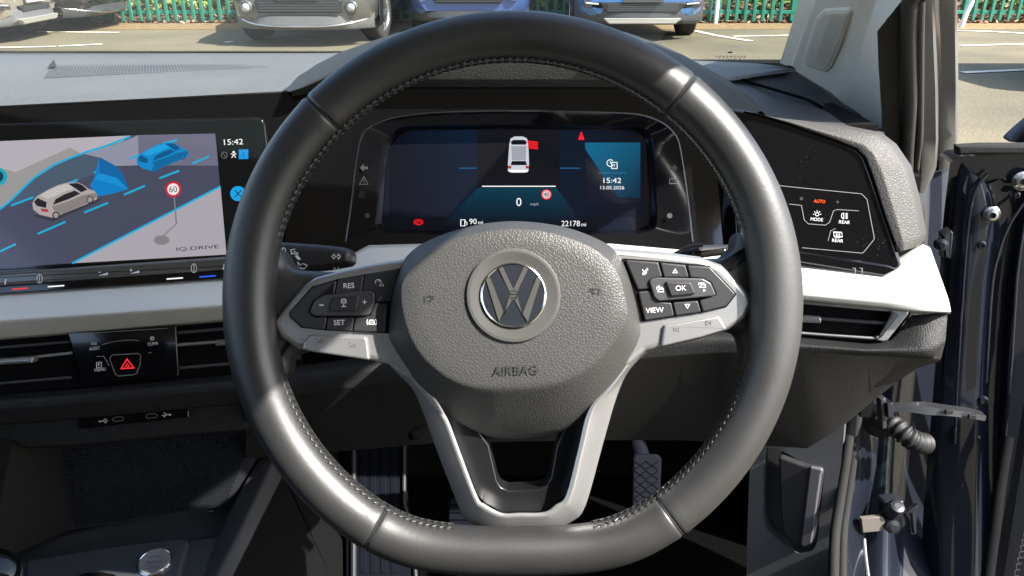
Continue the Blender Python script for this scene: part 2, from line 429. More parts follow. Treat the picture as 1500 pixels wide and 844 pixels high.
def ic_car(cx, cy, s, arcs=True, m=ICON):
    def f(b, w_, P=WP):
        pline(b, P, [(cx - 4 * s, cy + 3 * s), (cx - 4 * s, cy), (cx - 2.6 * s, cy - 3 * s), (cx + 2.6 * s, cy - 3 * s), (cx + 4 * s, cy), (cx + 4 * s, cy + 3 * s), (cx - 4 * s, cy + 3 * s)], .9 * s, m, w_)
        pline(b, P, [(cx - 4 * s, cy), (cx + 4 * s, cy)], .8 * s, m, w_)
        if arcs:
            pline(b, P, circ(cx, cy, 7 * s, 7 * s, 8, 145, 215), .9 * s, m, w_); pline(b, P, circ(cx, cy, 7 * s, 7 * s, 8, -35, 35), .9 * s, m, w_)
    return f
button(Z3([(527, 468), (606, 460), (632, 392), (706, 389), (688, 552), (514, 546)]), W1, 'switch marked with a lane assist car symbol', icons=ic_car(544.5, 472, 1))
def rock(b, w_):
    text(b, '-', WP, 471, 447, 1.6, ICON, w_, 6.5); text(b, '+', WP, 534, 442.5, 6.5, ICON, w_)
button(Z3([(300, 378), (352, 347), (600, 321), (633, 330), (633, 380), (606, 450), (588, 460), (300, 461), (274, 440)]), .0042, 'raised plus and minus rocker', BTN2, rock, r=.003)
def ic_dist(b, w_): ic_car(503.5, 441, .9, False)(b, w_); pline(b, WP, [(503.5, 445), (503.5, 449)], 1, ICON, w_); pline(b, WP, [(500, 449), (507, 449)], 1, ICON, w_)
button(Z3([(405, 362), (548, 349), (534, 437), (384, 437)]), .0062, 'centre switch marked with a distance control symbol', BTN, ic_dist)
def ic_voice(b, w_):
    pline(b, WP, [(941, 395), (943, 397), (945, 399)], 1.2, ICON, w_); ppoly(b, WP, circ(942.5, 401, 1.6, 2.2, 8), ICON, w_)
    pline(b, WP, [(949, 393), (946, 396), (947, 399), (945, 402)], 1.1, ICON, w_); pline(b, WP, [(946, 396), (949.5, 396)], 1, ICON, w_)
button(Z4([(584, 152), (766, 166), (790, 246), (722, 258), (722, 312), (655, 318)]), W1, 'switch marked with a voice symbol', icons=ic_voice)
button(Z4([(776, 167), (916, 181), (936, 250), (797, 250)]), W1, 'switch marked with an up arrow', icons=lambda b, w_: pline(b, WP, [(989, 394.5), (985.8, 399.5), (992.2, 399.5)], 1, ICON, w_, True))
button(Z4([(924, 182), (1050, 190), (1193, 340), (1138, 408), (1012, 440), (992, 376), (1062, 352), (1085, 345), (1056, 280), (1010, 255), (942, 250)]), W1, 'blank dark right switch')
button(Z4([(845, 386), (984, 377), (1003, 440), (862, 462)]), W1, 'switch marked with a down arrow', icons=lambda b, w_: pline(b, WP, [(1007, 451.5), (1003.6, 446), (1010.2, 446)], 1, ICON, w_, True))
button(Z4([(656, 326), (726, 322), (748, 362), (770, 382), (838, 388), (855, 461), (693, 488)]), W1, 'switch marked VIEW', icons=tx('VIEW', 959, 454.5, 7.5, rot=3))
def rockr(b, w_):
    for x, y in ((967, 424.5), (1028.5, 418)):
        pline(b, WP, [(x - 4, y + 3), (x + 5, y + 3), (x + 5, y - 1), (x - 1, y - 1), (x - 4, y + 3)], 1, ICON, w_); pline(b, WP, [(x - 5, y), (x - 5, y - 3), (x + 3, y - 3), (x + 3, y)], 1, ICON, w_)
    ppoly(b, WP, [(962, 420), (966, 418), (966, 422)], ICON, w_); ppoly(b, WP, [(1030, 423.5), (1034, 425.5), (1030, 427.5)], ICON, w_)
button(Z4([(724, 257), (760, 250), (1010, 254), (1056, 280), (1086, 345), (1062, 353), (770, 381), (744, 360), (717, 275)]), .0042, 'raised left and right rocker', BTN2, rockr, r=.003)
button(Z4([(806, 271), (945, 276), (974, 340), (836, 355)]), .0062, 'centre switch marked OK', BTN, tx('OK', 997.5, 422, 7.5, rot=2))
def vol(b, w_):
    for x, y, s in ((467.5, 500, '-'), (516.5, 506, '+')):
        pline(b, WP, [(x - 4, y + 2), (x + 5, y + 2), (x + 5, y - 2.5), (x - 4, y + 2)], .9, ICOND, w_); text(b, s, WP, x - 4, y - 3, 1 if s == '-' else 3.2, ICOND, w_, 3.6)
button(Z3([(275, 566), (575, 576), (590, 586), (605, 705), (300, 660), (232, 645), (243, 608)]), .0022, 'satin volume rocker', SATIN, vol, bev=.0012)
def skip(b, w_):
    for x, y, s in ((991, 483, -1), (1037, 473.5, 1)):
        pline(b, WP, [(x - 3 * s, y - 3), (x - 3 * s, y + 3), (x + 3 * s, y)], .9, ICOND, w_, True); pline(b, WP, [(x + 4 * s, y - 3.4), (x + 4 * s, y + 3.4)], 1, ICOND, w_)
button(Z4([(800, 512), (1098, 462), (1147, 535), (1000, 580), (782, 632)]), .0022, 'satin track skip rocker', SATIN, skip, bev=.0012)

# airbag cover: domed and chamfered, built from scaled copies of its traced outline
hub = [(566, 494), (567, 472), (571, 440), (578, 408), (592, 380), (612, 361), (640, 347), (672, 336), (710, 327.5), (752, 324), (795, 327), (832, 334), (866, 346), (896, 362), (913, 381), (924, 410), (934, 446), (941, 480), (938, 502), (922, 534), (903, 565), (882, 592), (858, 612), (824, 632), (786, 641), (752, 643), (716, 640), (688, 628), (658, 610), (630, 590), (604, 560), (584, 528)]
hub = sp2(hub, 3, True)
plat = sp2([(587, 432), (592, 407), (612, 384), (650, 357), (698, 341), (752, 335), (808, 341), (866, 362), (902, 394), (917, 440), (918, 472), (892, 511), (862, 540), (824, 560), (790, 567), (752, 570), (714, 570), (684, 566), (650, 551), (614, 518), (594, 476)], 3, True)
mb = MB(); cx, cy = 752, 452
def polar(l, n=120):
    out = []
    for k in range(n):
        a = k / n * 2 * math.pi; dx, dy = math.cos(a), math.sin(a); best = 1
        for i in range(len(l)):
            x0, y0 = l[i - 1][0] - cx, l[i - 1][1] - cy; ex, ey = l[i][0] - cx - x0, l[i][1] - cy - y0; den = dx * ey - dy * ex
            if abs(den) < 1e-9: continue
            t = (x0 * ey - y0 * ex) / den; q = (x0 * dy - y0 * dx) / den
            if t > 0 and -1e-6 <= q <= 1.000001: best = max(best, t)
        out.append((dx * best, dy * best))
    return out
ho, hp = polar(hub), polar(plat); rows = []
for t, z in ((0, -.03), (0, -.008), (.03, -.004), (.10, -.0005), (.5, .0088), (.90, .0174), (.97, .0188), (1.03, .0195), (1.12, .0199)):
    rows.append([WP.at(cx + a[0] + (b[0] - a[0]) * t, cy + a[1] + (b[1] - a[1]) * t, z - .013 * max(0, 1 - t) * max(0, a[1] / math.hypot(*a)) ** 3 * (1 if z > -.02 else 0)) for a, b in zip(ho, hp)])
for sc, z in ((.80, .0206), (.62, .0211), (.5, .0214), (.4, .0215)):
    rows.append([WP.at(cx + b[0] * sc, cy + b[1] * sc, z) for b in hp])
loft(mb, rows, GRAIN, closed_u=True)
mb.add(rows[-1], [list(range(len(rows[-1])))], GRAIN)
for s, x in ((1, 630), (-1, 871)):                                            # flat dark strokes for the shade of moulded horns
    y = 438 if s > 0 else 427
    for l in ([(x - 7 * s, y - 6), (x - 7 * s, y + 6)], [(x - 4 * s, y - 4), (x + 7 * s, y - 4)], [(x - 3 * s, y + 3), (x + 2 * s, y + 3), (x + 2 * s, y - 1), (x + 7 * s, y - 1)]):
        pline(mb, WP, l, 1.3, DARKTXT, .0214)
text(mb, 'AIRBAG', WP, 756, 542, 13, DARKTXT, .0219, 66, 2, bold=.008)
cover = mb.build('airbag_cover', wheel, sharp=70)
EC = WP.at(752, 433, .0222)
mb = MB(); k = WP.pxm(752, 433, .022)
RINGM = mat('emblem_ring', (.075, .074, .071), .42)
RINGM2 = mat('emblem_ring_groove', (.07, .067, .063), .6)
lathe(mb, EC, WP.n, [(69 * k, -.004), (69 * k, .0006), (67.5 * k, .0012), (64 * k, .0013)], RINGM, 64, False)
rows = []
for j in range(9):
    r0 = 64 * k - j * 15.5 * k / 8
    rows.append([EC + WP.n * (.0013 - .00012 * j + (.00035 if (i + j) % 2 else -.0003)) + (WP.u * math.cos(i / 180 * 2 * math.pi) + WP.v * math.sin(i / 180 * 2 * math.pi)) * r0 for i in range(180)])
loft(mb, rows, RINGM, closed_u=True)
mb.build('emblem_ring', cover, sharp=15)
mb = MB(); lathe(mb, EC, WP.n, [(48.5 * k, .0002), (48 * k, .0016), (46.5 * k, .0019), (45 * k, .0014)], CHROME, 64, False)
lathe(mb, EC, WP.n, [(45.2 * k, .0014), (30 * k, .0017), (12 * k, .0019)], mat('emblem_glass', (.018, .021, .027), .14, coat=.35), 64)
def eb(l, wd=6.6, m=None):
    stroke(mb, [EC + WP.n * .0022 + WP.u * (x * k) + WP.v * (y * k) for x, y in l], WP.n, wd * k, m or EMB)
EMB = mat('emblem_letter', (.095, .094, .088), .35, metal=.4)
eb([(-18.5, 41), (-1.5, 5)]); eb([(18.5, 41), (1.5, 5)]); eb([(-4.5, 5.5), (4.5, 5.5)], 6)
eb([(-37, 25.5), (-17, -33), (-2.5, -1)]); eb([(37, 25.5), (17, -33), (2.5, -1)]); eb([(-5, -2.5), (5, -2.5)], 6)
mb.build('emblem', cover)
# column shroud behind the wheel
mb = MB(); path = [WP.at(751, 470, -.03), WP.at(751, 468, -.085), WP.at(751, 462, -.2)]
tube(mb, path, [.048, .044, .046], BLACK, 24, up=WP.u)
sc = mb.build('steering_column', origin=WP.at(751, 436, -.1)); tag(sc, 'matt black steering column shroud behind the wheel hub', 'steering column')

# ================================================================== DASHBOARD
SP = Plane(330, 300, .77, 9, 20)        # centre screen side, angled to the driver
CP = Plane(757, 262, .78, 0, 20)        # instrument cluster
RP = Plane(1250, 300, .74, -15, 18)     # light switch side, angled to the driver
dash = thing('dashboard', Vector((-.2, .9, .7)), 'dark dashboard with white trim strip, two screens and air vents behind the steering wheel', 'dashboard')
def ext(P, l, w): return [P.at(a, b, w) for a, b in l]
def secs(mb, P, cols, m, r=None, seg=4):
    """cols: list of cross sections, each a list of (px,py,w) or (px,py,w,Plane)"""
    rows = []
    for c in cols:
        pts = [(q[3] if len(q) > 3 else P).at(q[0], q[1], q[2]) for q in c]
        rows.append(fillet(pts, r, seg, False) if r else pts)
    return loft(mb, rows, m)
# --- top pad
ZT = 1.008
mb = MB()
fr = [(-420, 184), (-200, 169), (0, 155), (220, 144), (445, 132)]
bk = [(-420, 79), (-150, 77.5), (80, 77), (300, 75.5), (500, 75)]
rows = []
for a, b in zip(fr, bk):
    p = SP.at(a[0], a[1], .002); q = ground(b[0], b[1], ZT)
    rows.append([SP.at(a[0], a[1], -.02) + Vector((0, 0, -.02)), p, p.lerp(q, .06) + Vector((0, 0, .003)), p.lerp(q, .3) + Vector((0, 0, .004)), p.lerp(q, .65) + Vector((0, 0, .002)), q, q + Vector((0, .04, -.03))])
for bx, by in ((600, 76), (750, 79), (900, 83), (1000, 88), (1060, 90.5), (1110, 93), (1160, 96.5)):
    q = ground(bx, by, ZT); p = Vector((q.x * .85, .86, ZT))
    if bx >= 1000:
        p = {1000: ground(1005, 101, ZT - .005), 1060: ground(1056, 112, ZT - .005), 1110: ground(1106, 104, ZT - .004), 1160: ground(1158, 97.5, ZT - .004)}[bx]
        p = p + Vector((0, -.02, 0))
    rows.append([p + (Vector((0, -.02, -.03)) if bx < 1000 else Vector((0, -.003, -.003))), p, p.lerp(q, .06), p.lerp(q, .3), p.lerp(q, .65), q, q + Vector((0, .04, -.03))])
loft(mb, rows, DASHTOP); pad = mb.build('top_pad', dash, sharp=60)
# defroster / speaker slots across the pad
mb = MB()
for i in range(84):
    t = i / 83; x0 = 72 + 370 * t; h = 17 * (1 - t) ** .9 + 1.5; yb = 113.5 - 17 * t
    a = ground(x0 + 6 - 10 * t, yb - h, ZT + .0065); b = ground(x0 - 6 + 22 * t, yb, ZT + .0085)
    d = (b - a).normalized(); s = Vector((d.y, -d.x, 0)) * .0008
    mb.add([a - s, a + s, b + s, b - s], [[0, 1, 2, 3]], mat('slot_dark', (.06, .062, .065), .7))
mb.build('defroster_slots', pad)
mb = MB(); sn = [ground(x, y, ZT + .008) for x, y in ((70, 98), (79, 87), (83, 98))]; mb.add(sn, [[0, 1, 2]], COWLM); mb.build('sensor_dome', pad)
# --- cowl over the instruments
Tl = [(400, 130), (418, 119), (456, 98), (500, 76), (545, 60), (583, 48), (628, 40), (690, 35), (757, 33), (820, 35), (885, 42), (915, 47), (960, 62), (1000, 80), (1040, 102), (1072, 121), (1104, 146), (1122, 168)]
Ll = [(425, 134), (440, 129), (475, 112), (505, 97), (535, 83), (575, 71), (620, 62), (690, 56), (757, 54), (820, 56), (885, 64), (915, 72), (955, 88), (990, 106), (1024, 127), (1050, 146), (1072, 161), (1100, 172)]
Fl = [(428, 137), (444, 133), (480, 124), (508, 119), (540, 117), (575, 117), (620, 117), (690, 117), (757, 117), (820, 117), (885, 117), (915, 117), (955, 119), (990, 125), (1020, 137), (1046, 151), (1068, 164), (1096, 174)]
dT = [.90, .92, .94, .96, .98, .99, 1, 1, 1, 1, 1, .99, .98, .96, .93, .90, .87, .84]
rows = []
for k in range(len(Tl)):
    t = unp(*Tl[k], dT[k])
    if k < 5:
        g_ = ground(Tl[k][0], Tl[k][1], ZT + .006); t = g_.lerp(t, max(0, k - 1) / 4)
    l = CP.at(*Ll[k], .03 if k < 14 else .03 - .008 * (k - 13)); f = CP.at(*Fl[k], .012 if k < 14 else .012 - .003 * (k - 13))
    mid = t.lerp(l, .5) + Vector((0, -.004, .006)) * min(1, k / 4)
    rows.append(fillet([t + Vector((0, .2, -.06)), t, mid, l, f, CP.at(Fl[k][0], Fl[k][1] + 14, -.02)], [0, .02, .02, .008, .002, 0], 3, False))
mb = MB(); loft(mb, rows, COWLM); mb.build('instrument_cowl', dash, sharp=50)
# --- gloss surround with the cluster funnel
outl = sp2([(506, 354), (514, 300), (521, 240), (528, 204), (537, 190), (560, 178), (592, 170), (651, 164.5), (760, 162.5), (880, 164.5), (937, 168), (970, 180), (987, 195), (996, 216), (1006, 280), (1015, 354)], 4) + [(1000, 359), (880, 359), (760, 359), (640, 359), (520, 359)]
inl = [(560, 330), (563, 290), (566, 240), (572, 214), (585, 198), (598, 190), (640, 188.5), (760, 187.5), (924, 190), (938, 195), (946, 206), (950, 260), (953, 316), (950, 330), (935, 337), (757, 341), (580, 337)]
srd = [(436, 130), (505, 122), (760, 121), (990, 122), (1062, 150), (1090, 172), (1092, 372), (985, 374), (757, 374), (520, 374), (395, 380), (404, 300), (428, 200)]
cl = None
mb = MB(); ring(mb, CP, srd, outl, -.012, PIANO, 160); mb.build('gloss_surround', dash, sharp=30)
cluster = MB(); midl = [((x - 757) * 1.055 + 757, (y - 264) * 1.07 + 264) for x, y in inl]
ring(cluster, CP, outl, midl, -.012, PIANOC, 160, wh=-.016); ring(cluster, CP, midl, inl, -.016, PIANOC, 160, wh=-.034); cl = cluster.build('instrument_cluster', dash, sharp=30)
mb = MB(); tube(mb, CP.pts(outl[:-5], -.0115), .0009, mat('bezel_edge', (.25, .25, .26), .25, metal=1), 6); mb.build('bezel_line', cl)  # pale metal line stands in for the highlight along the bezel
mb = MB()
GREYI = mat('telltale_print', (.035, .035, .035), .5)
wi = -.0105
def nb():
    global mb
    if mb.v: mb.build('telltale_icon', cl)
    mb = MB()
nb()
ppoly(mb, CP, [(527, 246), (533, 240), (533, 244), (539, 244), (539, 248), (533, 248), (533, 252)], GREYI, wi)
nb()
pline(mb, CP, [(533, 259), (526.5, 270), (539, 270)], 1.2, GREYI, wi, True); pline(mb, CP, [(533, 262), (533, 268)], 1, GREYI, wi)
nb()
for dx in (-3, 0, 3): pline(mb, CP, [(530 + dx, 280), (531.5 + dx, 283), (529 + dx, 286), (530.5 + dx, 290)], 1, GREYI, wi)
nb(); ppoly(mb, CP, circ(538, 316, 4), GREYI, wi)
nb(); ppoly(mb, CP, circ(981, 316, 4), GREYI, wi)
nb()
ppoly(mb, CP, [(993, 246), (987, 240), (987, 244), (982, 244), (982, 248), (987, 248), (987, 252)], GREYI, wi)
nb()
pline(mb, CP, [(981, 262), (992, 262), (992, 269), (981, 269)], 1.2, GREYI, wi, True)
nb()
# cluster display
ws = -.033
mb = MB(); ppoly(mb, CP, inl, mat('cluster_screen_glass', (.004, .006, .012), .18, coat=.3, spec=.5, emit=0, dust=500), ws)
def grad_em(name, c0, c1, P, p0, p1, s=1.0):
    m = bpy.data.materials.new(name); m.use_nodes = True; N = m.node_tree.nodes; L = m.node_tree.links; b = N['Principled BSDF']
    b.inputs['Base Color'].default_value = (.004, .004, .005, 1); b.inputs['Roughness'].default_value = .2
    g = N.new('ShaderNodeNewGeometry'); a = P.at(*p0, ws); e = P.at(*p1, ws); d = e - a
    vm = N.new('ShaderNodeVectorMath'); vm.operation = 'SUBTRACT'; vm.inputs[1].default_value = a; L.new(g.outputs['Position'], vm.inputs[0])
    dt = N.new('ShaderNodeVectorMath'); dt.operation = 'DOT_PRODUCT'; dt.inputs[1].default_value = d / d.length_squared; L.new(vm.outputs[0], dt.inputs[0])
    mx = N.new('ShaderNodeMix'); mx.data_type = 'RGBA'; L.new(dt.outputs['Value'], mx.inputs[0]); mx.inputs[6].default_value = c0; mx.inputs[7].default_value = c1
    L.new(mx.outputs[2], b.inputs['Emission Color']); b.inputs['Emission Strength'].default_value = s * .58; b.inputs['Specular IOR Level'].default_value = .22
    return m
ES = .46
navy1 = grad_em('screen_navy_left', lin(4, 6, 20), lin(9, 27, 50), CP, (570, 260), (700, 235), ES)
navy2 = grad_em('screen_navy_right', lin(9, 24, 44), lin(6, 8, 22), CP, (815, 250), (950, 262), ES)
teal = grad_em('screen_teal', lin(10, 14, 28), lin(6, 58, 78), CP, (760, 330), (760, 275), ES)
ppoly(mb, CP, [(571, 318), (571, 215), (600, 192), (699, 190), (699, 318)], navy1, ws + .0003)
ppoly(mb, CP, [(820, 318), (820, 190), (922, 192), (944, 210), (944, 318)], navy2, ws + .0003)
ppoly(mb, CP, [(646, 333), (700, 275), (815, 275), (858, 333)], teal, ws + .0005)
ppoly(mb, CP, [(699, 190), (820, 190), (820, 274), (699, 274)], em('screen_dark_panel', (13, 14, 24), ES), ws + .0005)
EW = em('screen_white', (235, 235, 235), .62); ER = em('screen_red', (225, 25, 30), .7); EC1 = em('screen_cyan', (20, 150, 195), ES); ECD = em('screen_teal_flat', (10, 62, 88), ES)
w1 = ws + .0008; w2 = ws + .0011; w3 = ws + .0014
ppoly(mb, CP, [(857, 209), (938, 209), (938, 290), (905, 290), (857, 218)], grad_em('tile_blue', lin(14, 105, 145), lin(8, 46, 66), CP, (870, 212), (930, 285), ES), w1)
ppoly(mb, CP, [(857, 219), (905, 291), (938, 291), (938, 298), (857, 298)], em('tile_dark', (14, 18, 36), ES), w1)
pline(mb, CP, circ(894, 239, 5, 5, 12, 20, 320), 1.1, EW, w2); pline(mb, CP, [(894, 236), (894, 239), (897, 239)], .9, EW, w2)
pline(mb, CP, [(896, 238), (904, 238), (904, 247), (896, 247)], 1.1, EW, w2, True); text(mb, '7', CP, 900, 243, 4, EW, w2)
pline(mb, CP, [(877, 253.5), (917, 253.5)], .8, em('screen_line', (70, 130, 160), ES), w2)
text(mb, '15:42', CP, 897, 264.5, 7.5, EW, w2, 26); text(mb, '13.05.2026', CP, 897, 275, 5, EW, w2, 35)
pline(mb, CP, [(706, 273), (814, 273)], 1.4, EW, w2)
for x0, x1 in ((672, 699), (820, 850)): pline(mb, CP, [(x0, 246.5), (x1, 246.5)], 1.2, em('screen_glow', (30, 110, 160), ES), w1)
text(mb, '0', CP, 760, 296, 12, EW, w2); text(mb, 'mph', CP, 783, 299.5, 5, em('screen_grey', (170, 175, 180), .5), w2, 12)
ppoly(mb, CP, circ(800.5, 285, 7.5), ER, w1); ppoly(mb, CP, circ(800.5, 285, 6), em('screen_pale', (205, 195, 195), .5), w2); text(mb, '40', CP, 800.5, 285, 5.5, DARKTXT, w3)
# car plan view on the display
ppoly(mb, CP, [(746, 212), (748, 203), (754, 200), (766, 200), (772, 203), (774, 212), (775, 240), (774, 251), (768, 253), (750, 253), (744, 251), (744, 240)], em('screen_silver', (186, 188, 196), .6), w1)
ppoly(mb, CP, [(748, 208), (752, 205), (768, 205), (772, 208), (770, 212), (750, 212)], em('screen_ink', (20, 22, 28), .3), w2)
ppoly(mb, CP, [(750, 236), (770, 236), (772, 242), (748, 242)], em('screen_ink', (20, 22, 28), .3), w2)
ppoly(mb, CP, [(749, 214), (771, 214), (770, 235), (750, 235)], em('screen_roof', (150, 152, 162), .55), w2)
ppoly(mb, CP, [(744, 243), (749, 243), (749, 247), (744, 247)], em('screen_tail', (170, 60, 60), .5), w2); ppoly(mb, CP, [(770, 243), (775, 243), (775, 247), (770, 247)], em('screen_tail', (170, 60, 60), .5), w2)
ppoly(mb, CP, [(745, 249), (774, 249), (772, 252.5), (747, 252.5)], EW, w2)
for dy in (0, 3, 6, 9): pline(mb, CP, [(773, 207 + dy), (788, 209 + dy)], 2, ER, w2)
# belt warning, brake warning, range, mileage
ppoly(mb, CP, circ(851.5, 195.5, 2, 2, 10), ER, w2); ppoly(mb, CP, [(849, 198), (854, 198), (856, 205), (847, 205)], ER, w2)
pline(mb, CP, circ(613, 325.5, 4, 4, 16), 1.2, ER, w2, True); text(mb, 'P', CP, 613, 325.5, 4.5, ER, w2); pline(mb, CP, circ(613, 325.5, 6.5, 5, 8, 140, 220), 1, ER, w2); pline(mb, CP, circ(613, 325.5, 6.5, 5, 8, -40, 40), 1, ER, w2)
pline(mb, CP, [(675, 331), (675, 322), (681, 322), (681, 331)], 1.2, EW, w2, True); pline(mb, CP, [(681, 324), (684, 326), (684, 330)], 1, EW, w2)
text(mb, '90', CP, 693, 324.5, 8, EW, w2); text(mb, 'mi', CP, 704, 326, 5, EW, w2); text(mb, '22178', CP, 836, 327.5, 8, EW, w2, 27); text(mb, 'mi', CP, 855, 329, 5, EW, w2)
mb.build('display', cl)

# --- centre touchscreen
tw = MB(); slab(tw, SP, [(-420, 184), (0, 155), (445, 132), (462, 131), (452, 165), (408, 240), (385, 320), (380, 405), (330, 409), (0, 431), (-420, 459)], 0, .03, PIANOC, .002, .004)
ts = tw.build('touchscreen', dash)
mb = MB(); slab(mb, SP, [(-300, 196), (0, 183), (372, 173.5), (384, 175), (388, 184), (405, 330), (400, 372), (0, 396), (-300, 412)], .0015, .003, mat('touch_glass', (.006, .008, .009), .1, coat=.8), .0008, .003)
tg = mb.build('glass', ts); 
mb = MB(); pline(mb, SP, [(-300, 195), (0, 182), (372, 172.5), (385, 174), (389, 184), (394, 215)], 1.2, mat('bezel_edge', (.25, .25, .26), .25, metal=1), .002); mb.build('bezel_line', ts)
mb = MB(); b0 = .0020
D = lambda l: zc(l, 3.126, 0, 150)
E = .50
def pe(l, rgb, k, s=None, conv=True): ppoly(mb, SP, D(l) if conv else l, em('scr_%d_%d_%d' % rgb, rgb, s or E), b0 + .00025 * k)
pe([(-620, 212), (0, 178), (630, 150), (985, 143), (1037, 697), (330, 737), (0, 757), (-620, 790)], (70, 72, 92), 0)
pe([(632, 150), (985, 143), (1000, 290), (635, 288)], (108, 106, 126), 1)
pe([(-620, 212), (0, 178), (600, 152), (560, 180), (380, 235), (250, 290), (150, 355), (50, 450), (0, 490), (-620, 760)], (176, 170, 178), 1)
pe([(0, 300), (70, 320), (320, 207), (372, 235), (250, 290), (150, 355), (50, 450), (0, 490), (-620, 760), (-620, 420)], (150, 148, 146), 2)
pe([(380, 235), (560, 182), (632, 150), (635, 288), (520, 292), (450, 252)], (140, 142, 160), 2)
pe([(50, 475), (60, 452), (150, 360), (250, 292), (380, 238), (450, 252), (452, 318), (440, 325), (150, 437)], (74, 88, 108), 2)
pe([(330, 737), (1010, 388), (1037, 697)], (166, 160, 168), 1)
def le(l, rgb, wd, k): pline(mb, SP, D(l), wd, em('scr_%d_%d_%d' % rgb, rgb, E), b0 + .00025 * k)
CY = (18, 168, 214)
le(sp2([(-200, 640), (0, 488), (60, 440), (150, 352), (250, 286), (380, 233), (490, 198), (595, 157)], 5), CY, 3.2, 4)
le([(330, 737), (1010, 385)], CY, 3, 4)
for a, b in (((50, 473), (152, 435)), ((305, 374), (356, 354)), ((430, 322), (525, 290)), ((592, 259), (640, 241)), ((745, 190), (812, 173)), ((0, 683), (72, 649)), ((173, 602), (300, 547)), ((385, 505), (495, 460)), ((568, 423), (664, 382)), ((730, 348), (820, 313)), ((880, 281), (957, 247)), ((-160, 760), (-60, 715))): le([a, b], CY, 3, 3)
pe([(410, 382), (430, 350), (455, 250), (520, 285), (565, 330), (588, 398), (510, 420), (450, 430)], (10, 122, 190), 4)
pe([(455, 250), (520, 285), (565, 330), (588, 398), (540, 345), (455, 322)], (14, 98, 160), 5)
pe([(430, 350), (455, 325), (535, 348), (585, 398), (500, 370)], (20, 140, 205), 5)
pe([(150, 520), (240, 545), (440, 460), (470, 440), (300, 470)], (56, 55, 66), 4)
def carpic(dx, dy, s, body, roof, glass, wheel_c):
    T_ = lambda l: [(dx + x * s, dy + y * s) for x, y in l]
    pe(T_([(0, 98), (14, 72), (30, 60), (72, 36), (120, 14), (160, 4), (205, 2), (230, 12), (256, 32), (286, 42), (298, 62), (295, 80), (255, 100), (140, 146), (97, 166), (32, 150), (4, 126)]), body, 6)
    pe(T_([(34, 64), (75, 39), (122, 18), (158, 9), (174, 17), (192, 30), (150, 44), (102, 66), (70, 78)]), roof, 7)
    pe(T_([(94, 106), (106, 80), (150, 56), (194, 40), (220, 54), (170, 78)]), glass, 7)
    pe(T_([(164, 9), (205, 5), (229, 15), (252, 36), (224, 48), (198, 31)]), glass, 7)
    pe(T_([(90, 114), (174, 86), (228, 62), (292, 50), (298, 66), (254, 98), (140, 145), (112, 152)]), tuple(int(q * .78) for q in body), 7)
    pe(T_([(8, 92), (24, 74), (66, 94), (62, 120), (20, 110)]), glass, 7)
    for x, y, r in ((108, 154, 17), (264, 82, 17)):
        pe([(dx + a * s, dy + b * s) for a, b in circ(x, y, r, r * 1.05, 18)], glass, 7); pe([(dx + a * s, dy + b * s) for a, b in circ(x, y, r * .68, r * .72, 14)], wheel_c, 8)
    return T_
T_ = carpic(148, 364, 1, (168, 160, 158), (190, 184, 182), (34, 34, 42), (150, 145, 145))
pe(T_([(38, 122), (72, 126), (74, 138), (44, 136)]), (170, 50, 60), 8)
carpic(625, 183, .80, (14, 132, 196), (30, 156, 216), (8, 84, 132), (16, 108, 160))
pe(circ(740, 631, 36, 22), (128, 124, 130), 3); le([(745, 615), (808, 555)], (128, 124, 130), 2, 3); le([(797, 430), (808, 555)], (120, 118, 124), 2.2, 4)
pe(circ(793, 398, 37, 37), (200, 30, 45), 5); pe(circ(793, 398, 27, 27), (232, 228, 230), 6)
text(mb, '60', SP, *D([(793, 398)])[0], 9, DARKTXT, b0 + .002)
text(mb, 'IQ.DRIVE', SP, *D([(905, 668)])[0], 6.5, mat('screen_ink_text', (.02, .02, .03), .4), b0 + .002, 62, 1)
wt = b0 + .001
text(mb, '15:42', SP, *D([(1069, 181)])[0], 8.5, EW, wt, 28)
pline(mb, SP, circ(*D([(1027, 242)])[0], 4.5), 1, em('screen_grey2', (120, 124, 128), .4), wt, True); pline(mb, SP, D([(1020, 235), (1034, 249)]), 1, em('screen_grey2', (120, 124, 128), .4), wt)
px, py = D([(1070, 238)])[0]; ppoly(mb, SP, circ(px, py - 3, 1.8), EW, wt)
for l in ([(-4, -1), (0, 1), (4, -1)], [(0, 1), (-3, 5)], [(0, 1), (3, 5)]): pline(mb, SP, [(px + a, py + b) for a, b in l], 1.1, EW, wt)
px, py = D([(1115, 237)])[0]; pe([(px - 7, py - 6.5), (px + 7, py - 7), (px + 7, py + 7), (px - 7, py + 7.5)], (22, 150, 225), 3, conv=False); text(mb, '1', SP, px, py, 7, DARKTXT, wt + .0006)
px, py = D([(1090, 418)])[0]; pe(circ(px, py, 11.5, 11), (20, 160, 226), 3, conv=False)
for s in (1, -1): pline(mb, SP, [(px - 5, py - 5 * s), (px + 5, py + 5 * s)], 1.4, DARKTXT, wt + .0006)
pe(circ(-6, 340, 40, 40), (30, 160, 180), 7); pe(circ(-10, 340, 26, 26), (20, 60, 80), 8)
mb.build('display', ts)
